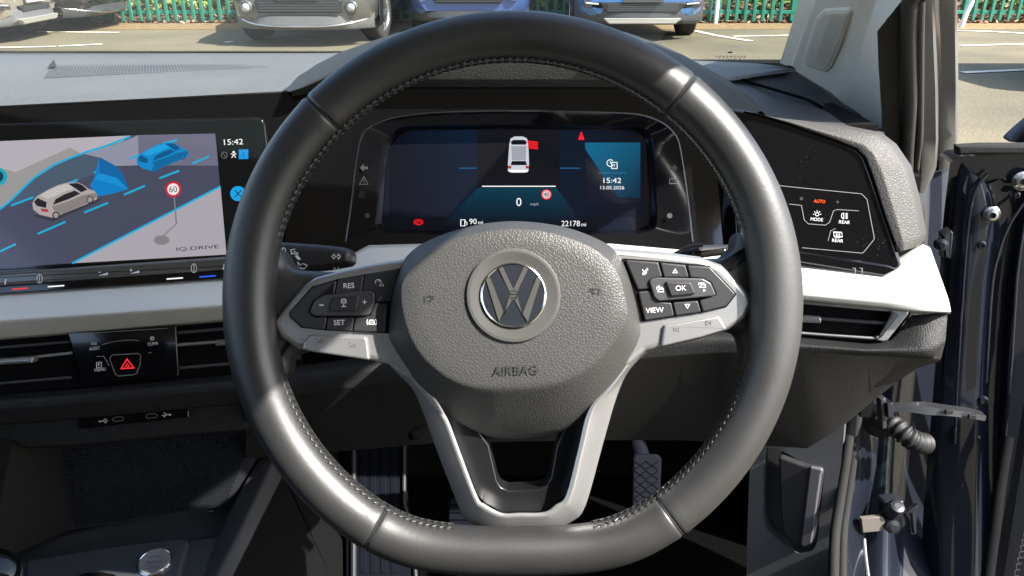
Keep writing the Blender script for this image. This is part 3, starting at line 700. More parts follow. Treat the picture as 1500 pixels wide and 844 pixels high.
# slider bar under the screen
mb = MB(); slab(mb, SP, [(-420, 424), (0, 399), (330, 376), (400, 372), (400, 390), (330, 396), (0, 419), (-420, 447)], .007, .02, mat('slider_gloss', (.10, .096, .09), .2, coat=.8, metal=.3), .003, .002)  # bar colour raised to carry a silvery brown reflection
slab(mb, SP, [(-420, 447), (0, 419.5), (330, 396.5), (400, 391), (400, 404), (330, 408.5), (0, 431), (-420, 459)], .0055, .02, PIANOC, .001, .001)
wq = .0074
for (x, y), c in (((29.5, 423), ER), ((82, 419.3), EW), ((256, 408), EW), ((304, 405), em('screen_blue', (40, 90, 220), .6))):
    pline(mb, SP, [(x - 12, y + .9), (x + 12, y - .9)], 2, c, .0059)
for x, y in ((58, 408.5), (284, 393)):
    pline(mb, SP, circ(x, y, 4, 6.5, 18), .9, ICON, wq, True); pline(mb, SP, [(x, y - 6), (x, y + 6)], .9, ICON, wq)
for x, y in ((151, 402), (197, 399)): ppoly(mb, SP, [(x - 7, y + 2), (x + 7, y - 3), (x + 7, y + 1)], ICON, wq); pline(mb, SP, [(x - 7, y - 3), (x - 3, y - 3.3)], 1.2, ICON, wq)
pline(mb, SP, [(197 - 5, 399 - 5.2), (197 - 5, 399 - 1.2)], 1.2, ICON, wq)
for x, y in ((8, 413), (328, 391)): pline(mb, SP, [(x - 1, y + 4), (x + 1, y - 4)], 2.4, ICON, wq)
mb.build('touch_slider', ts)

# --- white trim strip right across
mb = MB()
def wcol(x, e0, e1, e2, P, w1_=.032, w2_=.008): return [(x, e0 - 6, -.02, P), (x, e0, .001, P), (x, e1, w1_, P), (x, e2, w2_, P), (x, e2 + 4, -.012, P)]
cols = [wcol(-420, 459, 501, 525, SP), wcol(0, 431, 470, 495, SP), wcol(165, 420, 459, 482, SP), wcol(330, 408.5, 447, 468, SP), wcol(430, 401, 438, 459, SP),
        wcol(512, 378, 414, 434, CP), wcol(540, 363, 402, 424, CP), wcol(620, 361, 398, 416, CP), wcol(757, 361, 398, 414, CP), wcol(895, 361, 398, 414, CP), wcol(1000, 370, 404, 418, CP), wcol(1060, 378, 412, 424, RP)]
secs(mb, SP, cols, WHITE, [0, .001, .0035, .004, 0]); mb.build('trim_strip', dash, label='white trim strip under the touchscreen', sharp=35)
mb = MB()
cols = [[(1060, 372, -.02), (1060, 380, .0), (1060, 411, .034), (1060, 419, .030), (1060, 424, -.01)],
        [(1175, 382, -.02), (1175, 390, .0), (1175, 430, .034), (1175, 438, .030), (1175, 443, -.01)],
        [(1296, 392, -.02), (1296, 402, .0), (1298, 440, .034), (1298, 450, .030), (1298, 455, -.01)],
        [(1318, 376, -.05), (1320, 380, -.03), (1345, 445, .032), (1345, 456, .028), (1345, 460, -.01)],
        [(1352, 358, -.06), (1360, 361, -.045), (1386, 437, .028), (1390, 457, .024), (1390, 460, -.01)],
        [(1354, 359, -.07), (1363, 364, -.055), (1390, 440, .018), (1393, 457, .014), (1392, 460, -.02)]]
secs(mb, RP, cols, WHITE, [0, .001, .006, .003, 0]); mb.build('trim_strip', dash, label='sunlit white trim strip under the light switches', sharp=70)

# --- light switch panel and padded hood on the right
mb = MB(); slab(mb, RP, [(1062, 157), (1100, 163), (1160, 181), (1230, 206), (1256, 217), (1267, 229), (1277, 255), (1322, 388), (1316, 395), (1297, 403), (1170, 381), (1080, 368)], 0, .03, PIANO, .003, .005)
lp = mb.build('light_switch_panel', dash)
mb = MB(); slab(mb, RP, [(1085, 357), (1175, 369), (1300, 388), (1317, 394), (1296, 405), (1172, 385), (1085, 372)], .006, .015, PIANOC, .002, .002)
for x in (1252, 1262): pline(mb, RP, [(x - 3, 393), (x + 1, 393), (x + 1, 401)], 1.2, mat('scratch', (.2, .2, .2), .4), .0064)
mb.build('panel_lip', lp)
mb = MB(); GL = mat('groove_light', (.22, .22, .22), .35)
wv = .0006
pline(mb, RP, fillet([Vector((a, b, 0)) for a, b in [(1120, 269), (1150, 273), (1262, 284), (1270, 292), (1281, 350), (1264, 371), (1175, 363)]], 5, 4, False) and [(p.x, p.y) for p in fillet([Vector((a, b, 0)) for a, b in [(1120, 269), (1150, 273), (1262, 284), (1270, 292), (1281, 350), (1264, 371), (1175, 363)]], 5, 4, False)], 1, GL, wv)
pline(mb, RP, [(1156, 299), (1174, 301), (1178, 322), (1184, 328), (1209, 330), (1215, 326), (1221, 309), (1227, 307), (1258, 309)], 1, GL, wv)
pline(mb, RP, [(1213, 353), (1217, 338), (1224, 335)], .9, GL, wv)
text(mb, 'AUTO', RP, 1200.5, 295, 5.2, em('screen_orange', (255, 96, 30), .8), wv, 17, bold=.02)
text(mb, 'MODE', RP, 1196.5, 321.5, 5, ICON, wv, 18); text(mb, 'REAR', RP, 1237, 325.5, 5, ICON, wv, 16); text(mb, 'REAR', RP, 1227, 352.5, 5, ICON, wv, 16)
pline(mb, RP, circ(1197, 314, 2.5), .9, ICON, wv, True)
for k in range(5): a = R(180 + k * 45); pline(mb, RP, [(1197 + 4 * math.cos(a), 314 + 4 * math.sin(a)), (1197 + 6 * math.cos(a), 314 + 6 * math.sin(a))], .9, ICON, wv)
pline(mb, RP, [(1236, 312), (1233, 313.5), (1232.5, 317), (1234, 320), (1236, 321)], .9, ICON, wv); pline(mb, RP, [(1236, 312), (1236, 321)], .9, ICON, wv)
for dy in (0, 3, 6): pline(mb, RP, [(1238, 313.5 + dy), (1242, 313.5 + dy)], .9, ICON, wv)
pline(mb, RP, [(1240, 312), (1240.5, 321)], .9, ICON, wv)
pline(mb, RP, [(1221, 340), (1233, 340.5), (1234, 347), (1222, 347)], 1, ICON, wv, True)
for dx in (0, 2.5, 5): pline(mb, RP, [(1225 + dx, 342), (1225 + dx, 349)], .9, ICON, wv)
ppoly(mb, RP, circ(1174, 291, 2.5), GREYI, wv); ppoly(mb, RP, circ(1227, 296, 2), GREYI, wv)
mb.build('switch_print', lp)
A_ = [(1098, 163), (1122, 171), (1180, 177), (1250, 186), (1291, 194), (1313, 211), (1335, 243), (1347, 288), (1357, 340), (1355, 352), (1345, 361)]
C_ = [(1090, 163), (1105, 165), (1160, 182), (1228, 206), (1256, 217.5), (1267.5, 229), (1278, 255), (1297, 315), (1310, 352), (1315, 362), (1318, 369)]
rows = []
for a, c in zip(A_, C_):
    m1 = (a[0] * .86 + c[0] * .14, a[1] * .86 + c[1] * .14); m2 = (a[0] * .25 + c[0] * .75, a[1] * .25 + c[1] * .75)
    rows.append(fillet([RP.at(*a, -.07), RP.at(*a, -.03), RP.at(*m1, -.006), RP.at(*m2, .004), RP.at(*c, .003), RP.at(*c, -.02)], [0, .008, .012, .004, .001, 0], 3, False))
mb = MB(); loft(mb, rows, GRAINPAD); mb.build('panel_hood', dash, sharp=60)
# side demister plate between hood and windscreen
mb = MB()
SD = [(1056, 113), (1100, 106), (1156, 97), (1172, 111), (1200, 128), (1235, 152), (1268, 172), (1294, 188), (1296, 198), (1250, 190), (1180, 181), (1122, 175), (1098, 166), (1075, 140)]
dSD = [.963, .985, 1.03, 1.02, 1.0, .985, .965, .945, .86, .84, .84, .83, .83, .9]
DEF = mat('demister_plastic', (.034, .037, .042), .5, bump=('voro', 700, .4, .0005))
vv = [unp(*p, d) for p, d in zip(SD, dSD)]; cc = unp(1150, 140, .98); mb.add(vv + [cc], [[i, (i + 1) % len(vv), len(vv)] for i in range(len(vv))], DEF)
g = [unp(1074, 114, .975), unp(1130, 130, .965), unp(1180, 145, .955), unp(1205, 157, .945)]
tube(mb, g, .0018, BLACK, 8); tube(mb, [unp(1178, 142, .96), unp(1195, 148, .955), unp(1207, 157, .945)], .002, DEF, 8)
mb.build('demister_plate', dash, sharp=50)
# --- right vent
mb = MB(); slab(mb, RP, [(1060, 420), (1175, 441), (1334, 456), (1332, 463), (1302, 502), (1290, 506), (1175, 494), (1060, 474)], .004, .03, BLACK, .001)
rv = mb.build('air_vent', dash)
def bar(P, l, wpx, wv_, m, parent, name, ry=.6):
    b = MB(); p = P.pts(l, wv_); k = P.pxm(*l[0], wv_); tube(b, p, wpx * k / 2, m, 12, up=P.n); return b.build(name, parent)
bar(RP, [(1060, 424), (1175, 443.5), (1306, 455)], 4.5, .010, SATIN, rv, 'frame')
mb = MB(); slab(mb, RP, [(1304, 453), (1332, 455), (1331, 461), (1300, 499), (1294, 501), (1284, 499), (1283, 493), (1290, 492), (1314, 461), (1305, 459)], .014, .008, SATIN, .0015, .001); mb.build('frame', rv)
bar(RP, [(1060, 470), (1175, 488), (1284, 496)], 4.5, .010, SATIN, rv, 'frame')
bar(RP, [(1060, 446), (1175, 465), (1302, 474)], 6, .008, BTN2, rv, 'slat')
mb = MB(); slab(mb, RP, [(1160, 461), (1202, 464), (1204, 468), (1203, 474), (1160, 472)], .016, .01, SATIN, .002, .001); mb.build('vent_tab', rv)
# --- left vents either side of the hazard panel
VL = [(-420, 530), (0, 496), (345, 468), (440, 460), (440, 542), (345, 549), (0, 578), (-420, 613)]
mb = MB(); slab(mb, SP, VL, -.008, .03, BLACK, .001); lv = mb.build('air_vent', dash)
yy = lambda x, f: (496 - .0815 * x) * (1 - f) + (578 - .086 * x) * f
for f, wd in ((.16, 5), (.80, 5)):
    bar(SP, [(-420, yy(-420, f)), (0, yy(0, f)), (105, yy(105, f))], wd, .0, BTN2, lv, 'slat'); bar(SP, [(258, yy(258, f)), (345, yy(345, f)), (440, yy(440, f))], wd, .0, BTN2, lv, 'slat')
bar(SP, [(52, 523), (106, 517)], 5, .003, SATIN, lv, 'slat'); bar(SP, [(258, 505.5), (345, 499), (440, 492)], 5, .003, SATIN, lv, 'slat')
bar(SP, [(-420, 568), (-60, 535)], 5, .003, SATIN, lv, 'slat')
mb = MB(); slab(mb, SP, [(-60, 530), (46, 523), (49, 525), (47, 532), (-60, 538)], .012, .012, SATIN, .002, .001); mb.build('vent_tab', lv)
mb = MB(); slab(mb, SP, [(312, 500), (420, 491), (420, 499), (316, 507)], .012, .012, SATIN, .002, .001); mb.build('vent_tab', lv)
mb = MB(); slab(mb, SP, [(98, 487), (258, 477.5), (262, 551), (121, 560)], .005, .02, PIANOC, .0012, .0015)
hz = mb.build('hazard_panel', dash); mb = MB(); wv = .0055
pline(mb, SP, [(122, 489), (170, 485.5), (246, 481)], .8, GL, wv)
pline(mb, SP, sp2([(149, 505), (170, 500), (195, 498), (203, 500)], 4), .9, GL, wv)
pline(mb, SP, [(161, 524), (165, 520), (203, 518), (206, 521), (205, 535), (200, 547), (196, 549), (173, 551), (169, 548), (162, 530)], 1, GL, wv, True)
pline(mb, SP, [(141, 522.5), (152, 522), (160, 536)], .9, GL, wv); pline(mb, SP, [(217, 517), (222, 516.5)], .9, GL, wv)
HR = em('hazard_red', (215, 40, 45), .75)
pline(mb, SP, [(186, 526), (177.5, 540), (196, 539)], 1.8, HR, wv, True); pline(mb, SP, [(186.3, 532.5), (183.5, 537), (189.5, 536.6)], 1.1, HR, wv, True)
text(mb, 'ASSIST', SP, 138.5, 510.5, 5, ICON, wv, 16, 3); text(mb, 'CLIMA', SP, 224, 503.5, 5, ICON, wv, 15, 3); text(mb, 'MENU', SP, 146.5, 541.5, 5, ICON, wv, 16, 3)
text(mb, 'P', SP, 145, 534.5, 4.5, ICON, wv); pline(mb, SP, [(141.5, 531), (148.5, 530.5), (148.5, 538), (141.5, 538.5)], .8, ICON, wv, True)
ic_car(137.5, 503, .55, True)(mb, wv, SP)
pline(mb, SP, circ(223, 496, 2, 2, 12), .9, ICON, wv, True)
for k in range(6): a = R(k * 60); pline(mb, SP, [(223 + 2.2 * math.cos(a), 496 + 2.2 * math.sin(a)), (223 + 3.8 * math.cos(a), 496 + 3.8 * math.sin(a))], .8, ICON, wv)
mb.build('switch_print', hz)
# --- soft pad and shelf under the left vents
mb = MB()
def pcol(x, a, b, c, d): return [(x, a, -.02), (x, a + 2, .0), (x, b - 12, .016), (x, b, .016), (x, c, .008), (x, c + 1, -.004), (x, d, -.006), (x, d + 4, -.10)]
cols = [pcol(-420, 612, 640, 662, 676), pcol(-40, 580, 603, 625, 634), pcol(20, 575, 598, 620, 646), pcol(36, 574, 597, 619, 656), pcol(120, 567, 590, 612, 651), pcol(280, 553, 576, 597, 636), pcol(345, 547, 570, 592, 631), pcol(450, 540, 560, 582, 622)]
secs(mb, SP, cols, PLASTIC, [0, .002, .01, .006, .002, .001, .003, 0], 3); mb.build('soft_pad', dash, sharp=50)
mb = MB(); slab(mb, SP, [(115, 616), (276, 601), (277, 612), (117, 629)], .0, .01, PIANOC, .0008, .001)
up_ = mb.build('usb_panel', dash)
for x, y in ((173, 614), (222, 609.5)):
    mb = MB(); pts = [(x - 6, y - 2.6), (x + 6, y - 3.6), (x + 8, y - 1), (x + 7, y + 2.2), (x - 6, y + 3.4), (x - 8, y + 1)]
    pline(mb, SP, pts, 1.1, mat('port_rim', (.2, .18, .15), .4, metal=.6), .0006, True); mb.build('usb_port', up_)
mb = MB()
for x, y, s in ((152, 617, 1), (243, 608, -1)):
    mb = MB(); pline(mb, SP, [(x - 6, y + .5), (x + 6, y - .5)], .9, ICON, .0006); pline(mb, SP, [(x - 2 * s, y), (x + 1 * s, y - 3), (x + 4 * s, y - 3)], .8, ICON, .0006); pline(mb, SP, [(x, y), (x + 2 * s, y + 2.4), (x + 4 * s, y + 2.4)], .8, ICON, .0006)
    ppoly(mb, SP, circ(x - 6 * s, y + .5 * s, 1.5), ICON, .0006); mb.build('usb_symbol', up_)
# --- cubby
MATM = mat('tray_mat', (.012, .0135, .018), .42, spec=.45)
wc = -.06
TM = SP
mb = MB(); nx, ny = 58, 34; vs = []; fs = []
def matpt(u, v, w): 
    a = (77 + (378 - 77) * u, 652 + (640 - 652) * u); b = (100 + (334 - 100) * u, 775 + (738 - 775) * u); return SP.at(a[0] + (b[0] - a[0]) * v, a[1] + (b[1] - a[1]) * v - 6 * (1 - v), w)
slab(mb, SP, [(77, 640), (380, 612), (390, 650), (335, 740), (100, 777)], wc - .002, .01, MATM)
for j in range(ny):
    for i in range(nx):
        u = (i + .5 * (j % 2) + .5) / (nx + 1); v = (j + .5) / ny; du = .42 / nx; dv = .42 / ny
        if u < .035: continue
        k = len(vs); vs += [matpt(u - du, v, wc - .0015), matpt(u, v - dv, wc - .0015), matpt(u + du, v, wc - .0015), matpt(u, v + dv, wc - .0015), matpt(u, v, wc + .0012)]
        fs += [[k, k + 1, k + 4], [k + 1, k + 2, k + 4], [k + 2, k + 3, k + 4], [k + 3, k, k + 4]]
mb.add(vs, fs, MATM); mb.build('tray_mat', dash, sharp=5)
mb = MB(); CUB = mat('cubby_plastic', (.006, .006, .006), .7, spec=.2, bump=('noise', 600, .3, .0005))
L1 = [SP.at(-420, 640, -.01), SP.at(-420, 860, -.01)]; L2 = [SP.at(20, 640, -.01), SP.at(-20, 830, -.01)]; L3 = [SP.at(76, 640, wc), SP.at(101, 778, wc)]; L4 = [SP.at(79, 640, wc - .004), SP.at(104, 778, wc - .004)]
loft(mb, [L1, L2, L3, L4], CUB); mb.build('cubby_wall', dash)
# --- knee panel
mb = MB()
cols = []
kt = [(360, 545), (480, 530), (640, 508), (884, 486), (1000, 478), (1060, 478), (1175, 494), (1270, 503), (1305, 497), (1336, 462), (1370, 459), (1388, 459)]
km = [(360, 560), (480, 545), (640, 525), (884, 505), (1000, 497), (1060, 496), (1175, 506), (1270, 513), (1312, 513), (1345, 514), (1370, 510), (1385, 500)]
kc = [(360, 590), (480, 572), (640, 552), (884, 530), (1000, 520), (1060, 516), (1175, 516), (1270, 520), (1320, 522), (1352, 524), (1367, 527), (1378, 527)]
kb = [(360, 672), (480, 663), (640, 649), (884, 645), (1000, 645), (1060, 649), (1182, 657), (1228, 630), (1278, 588), (1316, 558), (1345, 539), (1374, 530)]
for k in range(len(kt)):
    P = SP if k < 1 else (CP if k < 5 else RP)
    cols.append([(*kt[k], .0, P), (kt[k][0], kt[k][1] + 1, .010, P), (*km[k], .026 if k < 11 else .012, P), (*kc[k], .022 if k < 11 else .008, P), (*kb[k], (-.06 if k < 5 else -.055 if k == 5 else -.012) if k < 11 else .0, P), (*kb[k], -.09, P)])
rows = []
for c in cols:
    pts = [q[3].at(q[0], q[1], q[2]) for q in c]; rows.append(fillet(pts, [0, .006, .012, .004, .003, 0], 4, False))
loft(mb, [r_[:13] for r_ in rows], PLASTIC); loft(mb, [r_[12:] for r_ in rows], KNEE); mb.build('knee_panel', dash, sharp=50)
mb = MB(); lathe(mb, unp(621, 627, .74), Vector((-.6, -.8, 0)), [(.004, 0), (.0055, .012), (.004, .018)], BLACK, 16); mb.build('adjuster_lever', dash)

mb = MB(); box(mb, Vector((-.32, 1.0, .815)), .72, .14, .155, BLACK); box(mb, Vector((.400, .93, .80)), .006, .17, .14, BLACK); mb.build('dash_light_block', dash)  # unseen boxes added to stop sun leaking through the hollow dash
# ================================================================== STALKS
mb = MB(); slab(mb, WP, [(380, 352), (412, 355), (470, 359), (497, 362), (511, 366), (515, 374), (516, 386), (510, 391), (478, 397), (430, 400), (380, 402)], -.045, .016, BTN, .005, .004)
wv = -.0446
for i, (x, y) in enumerate(((414, 367), (416.5, 376), (420, 387))):
    pline(mb, WP, circ(x, y, 4.5, 4.2, 9, -90, 90) , 1, ICON, wv); pline(mb, WP, [(x, y - 4.2), (x, y + 4.2)], 1, ICON, wv)
    for d in (-3, -1, 1, 3): pline(mb, WP, [(x - 2, y + d), (x - 6, y + d + (1 if i == 0 else 0))], .9, ICON, wv)
for l in ([(426, 366), (432, 365), (430.5, 368), (437, 372), (435, 374), (429, 370.5), (427.5, 373)], [(435, 384), (441, 388.5), (443, 386), (450, 389), (446, 394), (435, 391.5), (437, 389)]): pline(mb, WP, l, 1, ICON, wv, True)
ppoly(mb, WP, [(432, 375), (436, 374), (441, 380), (437, 381)], ICON, wv); text(mb, '1x', WP, 432, 391, 4, ICON, wv)
pline(mb, WP, [(486, 376), (490, 372), (490, 374.5), (491, 374.5), (491, 377.5), (490, 377.5), (490, 380)], .9, ICON, wv, True); pline(mb, WP, [(499, 376), (495, 372), (495, 374.5), (494, 374.5), (494, 377.5), (495, 377.5), (495, 380)], .9, ICON, wv, True)
text(mb, 'P', WP, 490, 394.5, 5, ICON, wv); 
for d in (-2, 0, 2): pline(mb, WP, [(494, 394 + d), (497, 394 + d)], .8, ICON, wv)
o = mb.build('indicator_stalk'); tag(o, 'black indicator stalk with white headlight symbols left of the wheel hub', 'stalk')
mb = MB(); slab(mb, WP, [(990, 371), (1000, 366), (1015, 362), (1028, 359), (1080, 358), (1084, 361), (1082, 366), (1072, 372), (1060, 374), (1030, 378), (990, 382)], -.045, .014, BTN, .004, .003)
for k in range(4): ppoly(mb, WP, circ(1062 + 4.3 * k, 366.2 - .9 * k, 1.1 + .25 * k, 1.4 + .4 * k, 8), ICON, wv)
ppoly(mb, WP, [(1016, 368), (1019, 373), (1013, 373)], ICOND, wv)
tube(mb, WP.pts([(998, 366), (1012, 360.5), (1029, 359)], -.043), .0015, BTN2, 8)
o = mb.build('wiper_stalk'); tag(o, 'black wiper stalk with a row of small white drops right of the wheel hub', 'stalk')

# ================================================================== CENTRE CONSOLE
KP = Plane(227, 825, .78, 6, 80)
con = thing('centre_console', KP.at(150, 840) + Vector((0, 0, -.3)), 'dark centre console with a silver start button, left of the steering wheel', 'console')
CONM = mat('console_plastic', (.028, .031, .035), .45, bump=('noise', 900, .15, .0003), var=.06)
mb = MB()
cols = []
for x in (-420, -120, 18, 104, 200, 300, 334, 345):
    yf = 800 if x < 18 else 800 - (x - 18) * .19
    cols.append([SP.at(x, yf - 8, wc - .01), KP.at(x, yf, -.012), KP.at(x, yf + 12, -.012), KP.at(x - 4, 824 - max(0, x) * .12, -.010), KP.at(x - 6, 829 - max(0, x) * .13, .0), KP.at(x - 20, 960, .004), KP.at(x - 20, 1150, .004)])
loft(mb, [fillet(c, [0, .01, .006, .006, .006, .01, 0], 3, False) for c in cols], CONM); mb.build('top_panel', con, sharp=50)
# pad with rounded corner in front of the start button
mb = MB(); slab(mb, KP, [(36, 838), (36, 819), (150, 800), (262, 786), (274, 789), (276, 796), (262, 850), (240, 960), (0, 960)], .006, .02, CONM, .004, .008); mb.build('button_pad', con, sharp=50)
c = KP.at(227, 825, .006); k = KP.pxm(227, 825, .006)
mb = MB(); lathe(mb, c, KP.n, [(24.5 * k, 0), (24.5 * k, .0022), (23.3 * k, .0028), (22 * k, .0024)], CHROME, 40, False)
lathe(mb, c, KP.n, [(22.3 * k, .0022), (21 * k, .0030), (12 * k, .0026), (4 * k, .0024)], SATIN, 40)
text(mb, 'START', KP, 227, 815.5, 4.5, ICOND, .0096, 17); text(mb, 'ENGINE', KP, 226.5, 823.5, 4.5, ICOND, .0094, 22); text(mb, 'STOP', KP, 226, 831, 4.5, ICOND, .0096, 14)
mb.build('start_button', con)
mb = MB(); slab(mb, KP, [(112, 842), (125, 838), (150, 837), (168, 840), (172, 846), (165, 960), (110, 960)], .0085, .004, PIANOC, .002, .004); mb.build('tray_lid', con)
# side rail and carpeted wall
mb = MB(); RAIL = mat('rail_plastic', (.028, .0285, .030), .5, bump=('noise', 900, .15, .0003))
A1 = [(384, 655, .87), (338, 744, .83), (316, 795, .80), (297, 835, .775), (250, 945, .70)]
B1 = [(399, 676, .86), (370, 738, .825), (345, 790, .79), (316, 846, .76), (265, 955, .68)]
C1 = [(416, 694, .87), (391, 745, .83), (368, 792, .80), (341, 846, .77), (288, 955, .69)]
rows = []
for a, b, c in zip(A1, B1, C1):
    pa, pb, pc = unp(*a), unp(*b), unp(*c)
    rows.append(fillet([pa + Vector((0, 0, -.06)), pa, pb, pc, pc + Vector((-.004, 0, -.006)), pc + Vector((-.006, .01, -.06))], [0, .004, .006, .003, .001, 0], 3, False))
loft(mb, rows, RAIL); mb.build('side_rail', con, sharp=50)
mb = MB()
loft(mb, [[unp(*c) + Vector((-.002, .0, 0)), unp(*c) + Vector((.03, .04, -.20)), unp(*c) + Vector((.05, .08, -.42))] for c in C1], CARPET); 
c0 = unp(*C1[0]); loft(mb, [[c0, c0 + Vector((.0, .3, .05))], [c0 + Vector((.03, .04, -.2)), c0 + Vector((.03, .35, -.2))], [c0 + Vector((.05, .08, -.42)), c0 + Vector((.05, .4, -.42))]], CARPET)
mb.build('carpet_wall', con)
gc = unp(-22, 838, .70)
gl = thing('gear_lever', gc + Vector((0, 0, -.06)), 'round gear selector with a satin silver collar at the left edge of the console', 'gear lever')
ax = Vector((.15, -.35, .92)).normalized(); mb = MB()
lathe(mb, gc - ax * .03, ax, [(.012, -.03), (.020, 0), (.025, .012), (.0265, .022)], SATIN, 36, False); mb.build('collar', gl)
mb = MB(); lathe(mb, gc - ax * .008, ax, [(.0262, -.001), (.024, .006), (.019, .009), (.008, .010)], PIANOC, 36); mb.build('knob', gl)

# ================================================================== FOOTWELL AND PEDALS
mb = MB()
box(mb, Vector((-.37, .35, .17)), .95, 1.0, .02, mat('floor_carpet', (.0018, .0018, .002), .95, bump=('noise', 300, .9, .004), spec=.05))
fl = mb.build('footwell_floor'); tag(fl, kind='structure')
mb = MB(); box(mb, Vector((-.37, 1.30, .58)), .95, .02, .40, BLACK)
fwl = mb.build('bulkhead'); tag(fwl, kind='structure')
PED = mat('pedal_rubber', (.003, .004, .0075), .75, spec=.1)
PP = Plane(940, 705, 1.02, 6, 35)
ap = thing('accelerator_pedal', PP.at(945, 760), 'dark ribbed accelerator pedal hanging right of the lower spoke', 'pedal')
mb = MB(); slab(mb, PP, [(930, 665), (964, 665), (970, 672), (965, 800), (925, 800), (927, 672)], 0, .012, PED, .003, .006)
for k in range(8):
    y = 676 + k * 14; pline(mb, PP, [(930, y), (946, y + 12), (964, y)], 1.6, mat('pedal_groove', (.0012, .0012, .0015), .8, spec=.05), .0006); pline(mb, PP, [(930, y + 12), (946, y), (964, y + 12)], 1.6, mat('pedal_groove', (.0012, .0012, .0015), .8, spec=.05), .0006)
mb.build('pad', ap); mb = MB(); tube(mb, [PP.at(945, 690, -.012), PP.at(935, 650, -.02), PP.at(925, 590, -.03)], .011, PED, 10, ry=.006); mb.build('arm', ap)
FP = Plane(555, 710, 1.05, -4, 40)
fr_ = thing('footrest', FP.at(555, 790), 'dark blue-black ribbed footrest under the dashboard left of the lower spoke', 'footrest')
mb = MB(); slab(mb, FP, [(505, 645), (592, 645), (592, 735), (600, 765), (606, 860), (505, 860)], 0, .03, PED, .004, .005)
for x in (526, 541, 556, 571): slab(mb, FP, [(x, 660), (x + 9, 660), (x + 11, 840), (x + 1, 840)], .001, .003, PED, .001)
mb.build('rest_pad', fr_); mb = MB(); tube(mb, FP.pts([(518, 640), (518, 860)], .002), .004, mat('pedal_edge', (.009, .010, .014), .6), 8); tube(mb, FP.pts([(592, 640), (592, 738), (604, 775), (610, 860)], .002), .003, mat('pedal_edge', (.009, .010, .014), .6), 8); mb.build('edge_trim', fr_)
BPp = Plane(660, 745, .98, 0, 30)
bp_ = thing('brake_pedal', BPp.at(680, 800), 'dark brake pedal showing behind the lower spoke of the wheel', 'pedal')
mb = MB(); slab(mb, BPp, [(662, 728), (740, 728), (746, 736), (746, 800), (738, 808), (664, 808), (656, 800), (656, 736)], 0, .012, PED, .003, .004)
for k in range(6): pline(mb, BPp, [(658, 740 + k * 11), (744, 740 + k * 11)], 2.5, mat('pedal_groove', (.0012, .0012, .0015), .8, spec=.05), .0006)
mb.build('pad', bp_); mb = MB(); tube(mb, [BPp.at(700, 740, -.01), BPp.at(705, 690, -.03), BPp.at(710, 600, -.06)], .01, BLACK, 10); mb.build('arm', bp_)

# ================================================================== CAR BODY (shell round the cabin)
body = thing('car_body', Vector((-.37, .6, .15)), 'car body shell with beige windscreen pillar, windscreen and dark door seals', 'car body')
# pillar outer strips: each strip a loft between rows at several photo heights, deeper lower down
PEXT = Vector((-.01, -.40, .285))
def pd(py): return .955 - (240 - py) / 240 * .215
def strip(name, cols, m, bulge=0, label=None, ext_=True, sharp=50):
    """cols: list of (list of (px,py)) edges left to right; offset w towards the driver given as third value"""
    b = MB(); rows = []
    for e in cols:
        pts = [unp(q[0], q[1], pd(q[1]) - q[2]) for q in e]
        if ext_:
            d = (pts[0] - pts[1]).normalized(); pts = [pts[0] + PEXT, pts[0] + PEXT * .4] + pts
        rows.append(pts)
    rows = list(map(list, zip(*rows)))
    loft(b, rows, m); return b.build(name, body, label=label, sharp=sharp)
def E_(l, w_): return [(a, b, w_) for a, b in l]
strip('pillar_inner_trim', [E_([(1322, 0), (1285, 46), (1286, 100), (1290, 150), (1293, 205), (1296, 250)], -.03), E_([(1322, 0), (1285, 46), (1287, 100), (1291, 150), (1293, 205), (1296, 250)], .0),
      E_([(1322, 0), (1318, 46), (1318, 100), (1319, 150), (1321, 205), (1322, 250)], .0), E_([(1323, 0), (1322, 46), (1322, 100), (1323, 150), (1324, 205), (1325, 250)], -.02)], PLASTIC)
s1 = [(1333, 0), (1331, 46), (1332, 100), (1333, 150), (1330, 205), (1328, 250), (1330, 330)]
def sealtube(l, r, name, m, ext_=True, label=None):
    b = MB(); p = [unp(x, y, pd(y) - .004) for x, y in l]
    p = spline(p, 4)
    if ext_: p = [p[0] + PEXT, p[0] + PEXT * .4] + p
    tube(b, p, r, m, 12); return b.build(name, body, label=label)
DSEAL = mat('felt_seal', (.05, .048, .045), .9, bump=('noise', 900, .9, .001), spec=.2)
sealtube(s1, .0078, 'door_seal', DSEAL)
sealtube([(1348, 0), (1347, 46), (1347, 100), (1347, 150), (1346, 205), (1341, 250), (1340, 330)], .0045, 'door_seal', DSEAL)
strip('pillar_flange', [E_([(1344, 0), (1344, 60), (1344, 130), (1343, 205), (1340, 250), (1338, 300)], -.02), E_([(1352, 0), (1352, 60), (1352, 130), (1351, 205), (1349, 265), (1345, 300)], -.004),
      E_([(1365, 0), (1367, 60), (1370, 130), (1371, 205), (1369, 240), (1352, 285)], -.006), E_([(1369, 0), (1373, 60), (1375, 130), (1375, 205), (1372, 245), (1354, 290)], -.03)], GREYP)
mb = MB()
